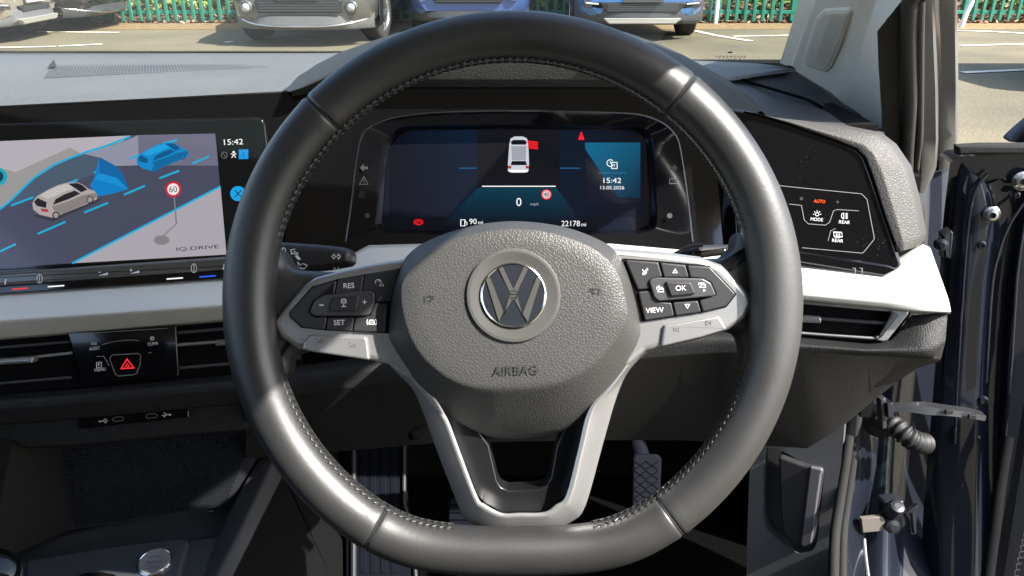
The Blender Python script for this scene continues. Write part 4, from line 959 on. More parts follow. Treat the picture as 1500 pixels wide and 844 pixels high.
# beige windscreen pillar trim: windscreen edge -> fold -> seal edge
WSB = Vector((0, ground(700, 77, ZT).y, ZT)); WSN = Vector((0, -math.sin(R(29)), -math.cos(R(29))))    # windscreen plane (inner side)
def ws(px, py, off=0):
    r = ray(px, py); q = WSB + WSN * off; return CAM + r * ((q - CAM).dot(WSN) / r.dot(WSN))
le_ = [(1197, -8), (1192, 0), (1182, 30), (1170, 64), (1160, 92), (1157, 99)]
lo_ = [(1264, -8), (1262, 0), (1252, 30), (1240, 70), (1228, 112), (1218, 136)]
md_ = [(1290, -8), (1284, 0), (1274, 30), (1262, 75), (1249, 122), (1236, 152)]
re_ = [(1328, -8), (1322, 0), (1297, 30), (1286, 80), (1290, 150), (1296, 205)]
rows = []
for a, b, c, d in zip(le_, lo_, md_, re_):
    pa = ws(*a, .004); pd_ = unp(d[0], d[1], pd(d[1]) + .006); da = (pa - CAM).dot(FW); dd = (pd_ - CAM).dot(FW)
    pb = unp(b[0], b[1], da * .55 + dd * .45 - .03); pc = unp(c[0], c[1], da * .32 + dd * .68 - .01)
    rows.append(fillet([pa + Vector((.0, .05, .0)), pa, pb, pc, pd_], [0, .01, .05, .04, 0], 5, False))
rows = [[p + PEXT for p in rows[0]], [p + PEXT * .4 for p in rows[0]]] + rows
loft(mb, rows, BEIGE)
pt = mb.build('pillar_trim', body, sharp=60)
mb = MB(); lr = [(1236, 152, 1.02), (1262, 165, .99), (1284, 178, .97), (1294, 195, .965)]; 
loft(mb, [[unp(*p) + Vector((.0, .0, .10)) for p in lr], [unp(*p) for p in lr], [unp(*p) + Vector((0, .02, -.06)) for p in lr]], BEIGE); mb.build('pillar_trim', body, label='lower pillar trim by the dashboard end')
# tweeter panel on the pillar
TWP = Plane(1212, 60, .9)
q0, q1, q2 = rows[3][5], rows[6][5], rows[5][9]; nn = (q1 - q0).cross(q2 - q0).normalized(); TWP.n = nn if nn.dot(CAM - q0) > 0 else -nn
TWP.v = ((q0 - q1) - TWP.n * (q0 - q1).dot(TWP.n)).normalized(); TWP.u = TWP.v.cross(TWP.n); TWP.p = q0 + TWP.n * .003
mb = MB(); TW = [(1176, 87), (1186, 52), (1194, 26), (1205, 15), (1242, 12), (1246, 19), (1233, 62), (1218, 100), (1210, 107), (1181, 97)]
GRL = mat('grille_trim', (.65, .57, .465), .65)
slab(mb, TWP, TW, 0, .02, BEIGE, .003, .006, 3); tp = mb.build('tweeter_panel', body)
mb = MB(); TI = [(1181, 85), (1190, 55), (1198, 30), (1208, 20), (1238, 18), (1241, 22), (1229, 60), (1214, 96), (1208, 101), (1184, 92)]
slab(mb, TWP, TI, .0008, .004, GRL, .001, .004, 2)
for k in range(9):
    t = .38 + .62 * k / 8; x0 = 1200 + 36 * t; x1 = 1183 + 27 * t
    a = TWP.at(x0 + 3, 23 + 3 * (1 - t), .0012); b = TWP.at(x1 + 1, 90 + 7 * t, .0012)
    stroke(mb, [a, b], TWP.n, .0005, mat('grille_groove', (.50, .43, .34), .7))
mb.build('tweeter_grille', tp)
# windscreen
gm = bpy.data.materials.new('windscreen_glass'); gm.use_nodes = True; N = gm.node_tree.nodes; L = gm.node_tree.links; N.remove(N['Principled BSDF'])
tr = N.new('ShaderNodeBsdfTransparent'); tr.inputs[0].default_value = (.90, .925, .90, 1); gg = N.new('ShaderNodeBsdfGlossy'); gg.inputs['Roughness'].default_value = .02
lw = N.new('ShaderNodeLayerWeight'); lw.inputs[0].default_value = .5
pw_ = N.new('ShaderNodeMath'); pw_.operation = 'POWER'; pw_.inputs[1].default_value = 4.5; L.new(lw.outputs['Facing'], pw_.inputs[0])
fz = N.new('ShaderNodeMath'); fz.operation = 'MULTIPLY_ADD'; fz.inputs[1].default_value = .9; fz.inputs[2].default_value = .08; L.new(pw_.outputs[0], fz.inputs[0]); ms = N.new('ShaderNodeMixShader'); L.new(fz.outputs[0], ms.inputs[0]); L.new(tr.outputs[0], ms.inputs[1]); L.new(gg.outputs[0], ms.inputs[2]); L.new(ms.outputs[0], N['Material Output'].inputs[0])
mb = MB(); up29 = Vector((0, -math.cos(R(29)), math.sin(R(29)))); wb = WSB + up29 * -.02
def wcurve(x): return -.10 * (abs(x + .37) / .75) ** 2.2
def wpt(x, t): p = wb + up29 * t; return Vector((x, p.y + wcurve(x) * (1 - t * .5), p.z + .03 * t - .02 * t * (abs(x + .37) / .7) ** 2))
we = [(1153, 108), (1157, 99), (1160, 92), (1170, 64), (1182, 30), (1192, 0), (1197, -8)]
wr = [ws(*p, .006) for p in we]; hd = WSB + up29 * .75; wr.append(wr[-1] + (wr[-1] - wr[-2]).normalized() * ((hd.z - wr[-1].z) / (wr[-1] - wr[-2]).normalized().z))
loft(mb, [[Vector((-1.15 + .25 * (p.z - ZT), p.y, p.z)).lerp(p, k / 10) for k in range(11)] for p in wr], gm); wsn = mb.build('windscreen', body, sharp=180)
# dotted black border at the foot of the glass and small etched marks
mb = MB(); FRT = mat('frit_dots', (.006, .006, .006), .6)
for x0, x1 in ((-420, 0), (0, 520)):
    loft(mb, [[ws(x0 + (x1 - x0) * k / 20, 77.5, .004), ws(x0 + (x1 - x0) * k / 20, 75.2, .004)] for k in range(21)], FRT)
for k in range(330):
    x = -140 + k * 2; 
    if x < 505: p = ws(x, 74.2, .004); u, v = Vector((1, 0, 0)), up29; mb.add([p + u * .0006 + v * 0, p + v * .0011, p - u * .0006, p - v * .0011], [[0, 1, 2, 3]], FRT)
mb.build('glass_border', wsn); mb = MB()
fl_ = [(1010, 91.5), (1060, 92.5), (1110, 93.5), (1140, 93)]
loft(mb, [[ws(x, y + 2, .004), ws(x - (2 if x > 1130 else 0), y + .4, .004)] for x, y in fl_], mat('frit_dots_light', (.16, .15, .12), .8))
mb.build('glass_border', wsn); mb = MB()
for y, n, x0, st in ((82, 9, 1048, 5.2), (84.5, 7, 1052, 6), (87, 3, 1066, 8)):
    for k in range(n): 
        a = ws(x0 + st * k, y, .004); b = ws(x0 + st * k + 3.2, y, .004); c = ws(x0 + st * k + 3.2, y + 1, .004); d = ws(x0 + st * k, y + 1, .004); mb.add([a, b, c, d], [[0, 1, 2, 3]], FRT)
p = ws(1069.5, 76.8, .004); mb.add([p + Vector((math.cos(a) * .004, 0, 0)) + up29 * (.003 * math.sin(a)) for a in [k * .6283 for k in range(10)]], [list(range(10))], FRT)
mb.build('etched_mark', wsn)
# roof, header, far side and rear: the rest of the cabin shell round the camera
LINER = mat('roof_lining', (.45, .43, .40), .85); SHELL = NAVY
mb = MB()
def rail(y): return .335 + .25 * max(0, min(1, (y + .0) / .4)) * .12 if y > -.2 else .335
ry_ = [-2.0, -1.0, -.3, .02, .11, .19, .30, .42, .54]
rx_ = [.58, .58, .58, .46, .29, .284, .335, .41, .46]  # right edge bent to place the wheel's shadow line and mask reflections
rows_t = []; 
for y, x in zip(ry_, rx_):
    z = 1.40 - (.0 if y < .3 else (y - .3) * .12)
    rows_t.append([Vector((-1.08 + (x - .34), y, z - .01)), Vector((-.9, y, z + .035)), Vector((-.37, y, z + .05)), Vector((.2, y, z + .03)), Vector((x, y, z))])
loft(mb, rows_t, LINER); loft(mb, [[p + Vector((0, 0, .03)) for p in r_] for r_ in rows_t], SHELL)
loft(mb, [[r_[-1], r_[-1] + Vector((0, 0, .03))] for r_ in rows_t], SEAL); loft(mb, [[r_[0], r_[0] + Vector((0, 0, .03))] for r_ in rows_t], SEAL); loft(mb, [[p, p + Vector((0, 0, .03))] for p in rows_t[-1]], LINER)
mb.build('roof', body)
mb = MB(); box(mb, Vector((-1.13, .1, .55)), .03, 1.3, .40, PLASTIC, bev=.01); mb.build('far_door', body)
mb = MB(); tube(mb, [Vector((-1.06, .42, 1.37)), Vector((-1.10, .8, 1.2)), Vector((-1.14, 1.25, 1.0))], .035, BEIGE, 10); mb.build('far_pillar', body)
mb = MB(); box(mb, Vector((-.37, -1.9, .85)), .75, .04, .55, PLASTIC, bev=.02); mb.build('tailgate', body)
mb = MB(); box(mb, Vector((.50, -.55, .80)), .03, .10, .62, BEIGE, bev=.02); mb.build('centre_pillar', body)
mb = MB(); box(mb, Vector((.53, -1.15, .55)), .03, .62, .42, NAVY, bev=.02); mb.build('rear_door', body)  # unseen, added to keep bright reflections off the gloss surround
mb = MB(); box(mb, Vector((.50, -1.15, 1.16)), .006, .60, .20, mat('privacy_glass', (.01, .01, .01), .1)); mb.build('rear_window', body)  # unseen dark pane, added to block the same reflections
mb = MB(); SEATF = mat('seat_fabric', (.012, .012, .013), .9, spec=.1)
for sx in (0, -.74): box(mb, Vector((sx, -.62, .72)), .25, .07, .38, SEATF, bev=.05)
mb.build('seat_back', body)  # unseen seats, added for their shade and dark reflections
# bonnet beyond the glass is below the sight line; wings close the front
mb = MB(); loft(mb, [[Vector((x, y, z)) for x in (-1.2, -.37, .47)] for y, z in ((1.40, .93), (1.8, .91), (2.4, .80), (2.6, .55))], NAVY); mb.build('bonnet', body)

mb = MB(); box(mb, Vector((.54, 1.22, .50)), .02, .20, .34, BLACK); mb.build('cowl_side_light_block', body)  # unseen panel added to block sun leaking into the footwell
# --- lower right of the shell: kick panel, lever, sill seals, hinge pillar
KPn = Plane(1180, 730, .98, -30, 6)
mb = MB(); KICK = mat('kick_plastic', (.085, .088, .092), .5, bump=('noise', 600, .3, .0004))
slab(mb, KPn, [(1098, 640), (1240, 600), (1236, 660), (1222, 740), (1214, 800), (1212, 960), (1090, 960)], -.02, .01, KICK, .002)
ring(mb, KPn, [(1100, 640), (1150, 640), (1190, 640), (1238, 610), (1232, 680), (1222, 740), (1214, 800), (1213, 950), (1092, 950), (1094, 800)], [(1121, 655), (1145, 660), (1178, 678), (1204, 684), (1208, 690), (1198, 790), (1192, 806), (1172, 812), (1155, 804), (1124, 778), (1117, 760), (1118, 700)], .004, KICK, 120)
hole = [(1121, 655), (1145, 660), (1178, 678), (1204, 684), (1208, 690), (1198, 790), (1192, 806), (1172, 812), (1155, 804), (1124, 778), (1117, 760), (1118, 700)]
h1 = KPn.pts(hole, .004); h2 = [p - KPn.n * .022 for p in h1]; loft(mb, [h1, h2], KICK, closed_u=True)
kp_ = mb.build('kick_panel', body, sharp=50)
mb = MB(); slab(mb, KPn, [(1140, 668), (1178, 682), (1203, 687), (1206, 694), (1192, 796), (1184, 803), (1160, 796), (1146, 782), (1142, 740)], .012, .02, BTN, .003, .004)
slab(mb, KPn, [(1186, 684), (1206, 688), (1203, 696), (1189, 797), (1177, 802), (1172, 798)], .0145, .004, mat('lever_face', (.10, .10, .11), .4), .002, .003); mb.build('release_lever', kp_)
def dtube(l, r, m, name, n=10, parent=body, label=None):
    b = MB(); tube(b, spline([unp(*q) for q in l], 4), r, m, n); return b.build(name, parent, label=label)
dtube([(1248, 600, .97), (1241, 660, .96), (1229, 740, .95), (1222, 800, .93), (1220, 960, .86)], .0062, SEAL, 'sill_seal')
dtube([(1258, 595, .985), (1251, 660, .975), (1240, 740, .965), (1234, 800, .945), (1234, 960, .875)], .0055, SEAL, 'sill_seal')
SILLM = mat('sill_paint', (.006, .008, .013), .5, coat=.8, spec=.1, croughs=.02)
mb = MB()
L0 = [(1258, 590, 1.0), (1250, 680, .99), (1238, 780, .97), (1236, 960, .88)]; L1_ = [(1292, 570, 1.03), (1283, 680, 1.01), (1265, 770, .99), (1264, 960, .90)]; L2_ = [(1296, 570, 1.10), (1287, 680, 1.08), (1268, 770, 1.06), (1267, 960, .97)]
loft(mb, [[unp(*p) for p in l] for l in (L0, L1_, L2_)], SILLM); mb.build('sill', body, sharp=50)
dtube([(1266, 790, .985), (1268, 815, .97), (1274, 860, .94)], .0022, SATIN, 'sill_edge')
mb = MB()
HP = [[(1290, 190, 1.02), (1280, 420, 1.03), (1275, 640, 1.05), (1262, 800, 1.05), (1262, 960, 1.0)], [(1345, 200, .99), (1335, 420, 1.0), (1306, 640, 1.03), (1300, 800, 1.03), (1300, 960, .98)],
      [(1362, 230, 1.0), (1350, 420, 1.02), (1330, 640, 1.06), (1318, 800, 1.06), (1318, 960, 1.0)], [(1385, 240, 1.00), (1378, 420, 1.025), (1362, 640, 1.065), (1350, 800, 1.065), (1350, 960, 1.005)], [(1440, 230, 1.02), (1440, 420, 1.04), (1440, 640, 1.08), (1440, 800, 1.08), (1440, 960, 1.02)]]
rows = [spline([unp(*q) for q in l], 6) for l in HP]; rows = list(map(list, zip(*rows))); rows = [fillet(r_, [0, .02, .02, .03, 0], 4, False) for r_ in rows]
loft(mb, rows, NAVY); mb.build('hinge_pillar', body, sharp=60)
# rubber cable boot
mb = MB(); pth = spline([unp(1292, 618, .97), unp(1312, 626, .95), unp(1330, 640, .94), unp(1344, 648, .945), unp(1356, 650, .96)], 30); rr = [.0118 + .0014 * math.sin(k * .52) for k in range(len(pth))]
tube(mb, pth, rr, mat('boot_rubber', (.009, .009, .0095), .6), 18); lathe(mb, unp(1288, 615, .975), Vector((-.55, -.8, .1)), [(.022, -.01), (.024, 0), (.022, .004), (.012, .006)], BTN, 20); mb.build('cable_boot', body)

# ================================================================== OPEN DOOR
door = thing('open_door', unp(1440, 700, .96) + Vector((0, 0, -.4)), 'dark navy open car door with bolts and hinge at the right edge', 'car door')
DPl = Plane(1440, 430, .93, -14, 4)
mb = MB()
# end face of the door, pressed steel: three contour columns
def dcol(l): return spline([DPl.at(a, b, c) for a, b, c in l], 6)
cols = [dcol([(1392, 236, -.03), (1381, 330, -.03), (1375, 430, -.035), (1368, 560, -.035), (1360, 660, -.03), (1352, 760, -.02), (1346, 960, .0)]),
        dcol([(1404, 232, -.004), (1396, 330, -.006), (1389, 430, -.006), (1380, 560, -.004), (1374, 650, .0), (1376, 760, .012), (1384, 960, .03)]),
        dcol([(1420, 250, .0), (1420, 300, .0), (1416, 430, .0), (1408, 560, .0), (1404, 660, .004), (1398, 760, .012), (1400, 960, .03)]),
        dcol([(1436, 262, .0), (1446, 320, .0), (1440, 430, .0), (1432, 560, .0), (1430, 660, .004), (1428, 760, .014), (1428, 960, .032)]),
        dcol([(1448, 270, -.012), (1462, 330, -.014), (1452, 430, -.014), (1446, 560, -.014), (1446, 660, -.01), (1446, 760, .0), (1446, 960, .02)]),
        dcol([(1490, 250, -.014), (1484, 330, -.018), (1470, 430, -.018), (1464, 560, -.016), (1462, 660, -.01), (1466, 760, .0), (1466, 960, .02)]),
        dcol([(1510, 240, .0), (1498, 360, .0), (1486, 430, .0), (1476, 560, .0), (1468, 660, .004), (1462, 760, .012), (1450, 960, .03)])]
rows = list(map(list, zip(*cols))); rows = [fillet(r_, [0, .006, .012, .006, .006, .008, 0], 3, False) for r_ in rows]
loft(mb, rows, NAVY)
top = DPl.pts([(1392, 238), (1404, 230), (1430, 228), (1470, 226), (1560, 226)], -.002)
loft(mb, [[p + DPl.n * -.05 for p in top], top, DPl.pts([(1390, 262), (1404, 256), (1428, 262), (1468, 262), (1560, 262)], -.006)], NAVY)
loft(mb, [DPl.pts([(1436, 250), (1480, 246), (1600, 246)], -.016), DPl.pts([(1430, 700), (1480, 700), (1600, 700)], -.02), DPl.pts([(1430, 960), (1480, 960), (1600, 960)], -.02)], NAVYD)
mb.build('door_shell', door, sharp=60)
BEAD = NAVY
for l in ([(1447, 254, .002), (1428, 280, .004), (1418, 330, .004), (1410, 430, .004), (1402, 560, .004), (1398, 650, .006)], [(1500, 296, .003), (1478, 330, .004), (1462, 372, .004), (1452, 430, .004), (1444, 560, .004)], [(1500, 330, .0), (1490, 400, .002), (1482, 520, .003), (1472, 640, .006)]):
    mb = MB(); tube(mb, dcol(l), .0018, BEAD, 8); mb.build('pressed_bead', door)
def bolt(px, py, r, w_=.002):
    b = MB(); c = DPl.at(px, py, w_); k = DPl.pxm(px, py, w_)
    lathe(b, c, DPl.n, [(r * 1.25 * k, 0), (r * 1.22 * k, .002), (r * k, .0035), (r * .8 * k, .006), (r * .45 * k, .0066)], STEEL, 24, False)
    lathe(b, c, DPl.n, [(r * .45 * k, .0066), (r * .4 * k, .003), (r * .1 * k, .003)], DARKTXT, 6); b.build('bolt', door)
bolt(1452, 314, 11); bolt(1497, 265, 13)
mb = MB()
for x, y, r in ((1437, 358, 6), (1488, 285, 5), (1440, 585, 7), (1428, 642, 8)):
    lathe(mb, DPl.at(x, y, -.002), DPl.n, [(r * .0008, 0), (r * .0008, .003), (r * .0005, .004), (r * .0004, .002)], NAVY, 18)
mb.build('plug', door)
# upper hinge, lower hinge, check strap
mb = MB(); slab(mb, DPl, [(1381, 345), (1394, 338), (1397, 342), (1393, 380), (1384, 378)], .006, .02, mat('hinge_paint', (.03, .033, .04), .35, metal=.3), .002, .001)
lathe(mb, DPl.at(1386, 360, -.002), DPl.v, [(.006, -.012), (.006, .012), (.003, .013)], STEEL, 14); lathe(mb, DPl.at(1378, 357, .0), DPl.n, [(.008, 0), (.007, .006), (.003, .008)], NAVY, 16); mb.build('hinge', door)
mb = MB(); HG = mat('hinge_paint_dark', (.012, .014, .02), .4, metal=.2)
HPl = Plane(1310, 755, .97, 0, 10)
slab(mb, HPl, [(1262, 760), (1292, 757), (1297, 763), (1295, 778), (1264, 781)], .0, .006, mat('hinge_plate', (.12, .105, .09), .55), .001)
lathe(mb, HPl.at(1312, 745, .0), (HPl.v * .8 + HPl.n * .6), [(.010, -.03), (.010, .004), (.008, .007), (.004, .008)], HG, 20); lathe(mb, HPl.at(1306, 770, .0), HPl.n, [(.010, -.01), (.009, .004), (.004, .006)], HG, 18)
slab(mb, HPl, [(1296, 736), (1325, 734), (1328, 770), (1318, 780), (1298, 778)], -.006, .02, HG, .003, .003); slab(mb, HPl, [(1325, 752), (1345, 740), (1346, 744), (1340, 784), (1334, 783), (1332, 762)], -.004, .006, STEEL and HG, .001)
tube(mb, HPl.pts([(1336, 750), (1339, 780)], .003), .0028, HG, 10); mb.build('hinge', door)
mb = MB(); up3 = [(1306, 598, .955), (1330, 597, .95), (1362, 596, .945), (1395, 601, .945), (1420, 604, .95), (1445, 610, .955)]; lo3 = [(1307, 604, .955), (1332, 604, .95), (1362, 608, .945), (1395, 610, .945), (1420, 613, .95), (1443, 617, .955)]
a_ = [unp(*p) for p in up3]; b_ = [unp(*p) for p in lo3]; nf = Vector((0, -1, .1)).normalized(); STR = mat('strap_metal', (.03, .031, .034), .4, metal=.4)
loft(mb, [[p + Vector((0, .012, 0)) for p in a_], a_, b_, [p + Vector((0, .012, 0)) for p in b_]], STR)
for q in ((1391, 599, .938), (1425, 606, .942)): c = unp(*q); box(mb, c + Vector((0, 0, -.004)), .0045, .002, .003, STR, bev=.001)
slab(mb, HPl, [(1300, 592), (1308, 590), (1310, 612), (1301, 613)], .012, .02, HG, .001); slab(mb, HPl, [(1290, 585), (1298, 583), (1300, 628), (1292, 630)], .006, .012, BTN, .002); mb.build('check_strap', door, sharp=40)
# inner trim with stitching in the corner, weatherstrips, window frame, mirror
mb = MB(); rows = [[DPl.at(x, y, w_) for x, y, w_ in l] for l in ([(1505, 560, .0), (1488, 660, .01), (1470, 760, .02), (1452, 860, .03), (1446, 960, .04)], [(1520, 560, .02), (1500, 660, .03), (1484, 760, .04), (1468, 860, .05), (1462, 960, .06)], [(1600, 560, .05), (1600, 660, .06), (1600, 760, .07), (1600, 860, .08), (1600, 960, .09)])]
loft(mb, rows, mat('door_card', (.05, .05, .05), .5, bump=('voro', 400, .5, .0006))); dc = mb.build('door_card', door)
mb = MB()
for k in range(12): p = DPl.at(1499 - k * 2.2, 782 + k * 9, .062); tube(mb, [p, p + DPl.u * .006 + DPl.v * .003], .0008, BTN2, 5); tube(mb, [p, p + DPl.u * .002 - DPl.v * .006], .0008, BTN2, 5)
mb.build('stitching', dc)
dtube([(1476, 640, .945), (1466, 700, .94), (1458, 760, .93), (1446, 850, .92), (1436, 960, .9)], .007, BLACK, 'door_weatherstrip', parent=door)
mb = MB(); slab(mb, DPl, [(1404, 215), (1440, 213), (1600, 213), (1600, 226), (1440, 227), (1404, 228)], .006, .02, SEAL, .003); mb.build('window_weatherstrip', door)
mb = MB(); 
FRM = [[(x, y, pd(y) + o) for x, y in l] for l, o in (([(1371, 0), (1374, 60), (1376, 130), (1376, 205), (1374, 250)], .06), ([(1375, 0), (1378, 60), (1379, 130), (1378, 205), (1375, 250)], .03), ([(1398, 0), (1399, 60), (1400, 130), (1399, 205), (1393, 246)], .03), ([(1402, 0), (1403, 60), (1404, 130), (1403, 205), (1398, 246)], .045))]
rows = [[unp(*q) for q in l] for l in FRM]; rows = [[r_[0] + Vector((.14, -.20, .28))] + r_ for r_ in rows]; loft(mb, [[p + Vector((0, .04, 0)) for p in rows[0]]] + rows + [[p + Vector((0, .04, 0)) for p in rows[-1]]], GREYP); mb.build('window_frame', door, sharp=60)
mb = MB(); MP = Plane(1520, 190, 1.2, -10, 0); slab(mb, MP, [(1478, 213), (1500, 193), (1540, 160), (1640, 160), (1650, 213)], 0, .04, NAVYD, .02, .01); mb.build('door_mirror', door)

# ================================================================== CAR PARK
ASPH = bpy.data.materials.new('asphalt'); ASPH.use_nodes = True; N = ASPH.node_tree.nodes; L = ASPH.node_tree.links; b = N['Principled BSDF']
tc = N.new('ShaderNodeTexCoord'); n1 = N.new('ShaderNodeTexNoise'); n1.inputs['Scale'].default_value = .6; n1.inputs['Detail'].default_value = 8; L.new(tc.outputs['Object'], n1.inputs[0])
n2 = N.new('ShaderNodeTexNoise'); n2.inputs['Scale'].default_value = 45; n2.inputs['Detail'].default_value = 4; L.new(tc.outputs['Object'], n2.inputs[0])
cr = N.new('ShaderNodeValToRGB'); cr.color_ramp.elements[0].position = .3; cr.color_ramp.elements[0].color = (.085, .074, .047, 1); cr.color_ramp.elements[1].position = .7; cr.color_ramp.elements[1].color = (.155, .133, .080, 1); L.new(n1.outputs['Fac'], cr.inputs[0])
mx = N.new('ShaderNodeMix'); mx.data_type = 'RGBA'; mx.blend_type = 'OVERLAY'; mx.inputs[0].default_value = .85; L.new(cr.outputs[0], mx.inputs[6]); L.new(n2.outputs['Fac'], mx.inputs[7])
L.new(mx.outputs[2], b.inputs['Base Color']); b.inputs['Roughness'].default_value = .9
bp = N.new('ShaderNodeBump'); bp.inputs['Strength'].default_value = .5; bp.inputs['Distance'].default_value = .01; L.new(n2.outputs['Fac'], bp.inputs['Height']); L.new(bp.outputs[0], b.inputs['Normal'])
mb = MB(); mb.add([Vector((-300, -300, 0)), Vector((300, -300, 0)), Vector((300, 300, 0)), Vector((-300, 300, 0))], [[0, 1, 2, 3]], ASPH); mb.build('ground', kind='structure', origin=Vector((0, 0, 0)))
VERGE = mat('mossy_verge', (.19, .125, .055), .95, bump=('noise', 40, .6, .02), var=.3)
YF = 13.3
mb = MB(); mb.add([Vector((-40, YF - 1.05, .004)), Vector((40, YF - 1.05, .004)), Vector((40, YF + .3, .004)), Vector((-40, YF + .3, .004))], [[0, 1, 2, 3]], VERGE); mb.build('verge', kind='structure', origin=Vector((0, YF, 0)))
LINE = mat('worn_line_paint', (.62, .58, .47), .8, var=.25, bump=('noise', 60, .4, .004))
for l in ([(50, 46.3), (174, 47.5)], [(-60, 73), (0, 69.5), (82, 68)], [(86, 67.5), (150, 64.5)], [(1018, 45), (1050, 52), (1100, 60)], [(1074, 53), (1130, 52.2), (1184, 51)], [(1168, 48.5), (1200, 40)], [(1408, 67), (1520, 63.5)], [(1398, 44.5), (1450, 46), (1520, 50)], [(330, 62), (342, 60.5)], [(1410, 106), (1520, 101)], [(392, 47), (412, 41)], [(560, 57), (620, 57)]):
    mb = MB(); stroke(mb, [ground(x, y, .008) for x, y in l], Vector((0, 0, 1)), .10, LINE); mb.build('painted_line', kind='structure')

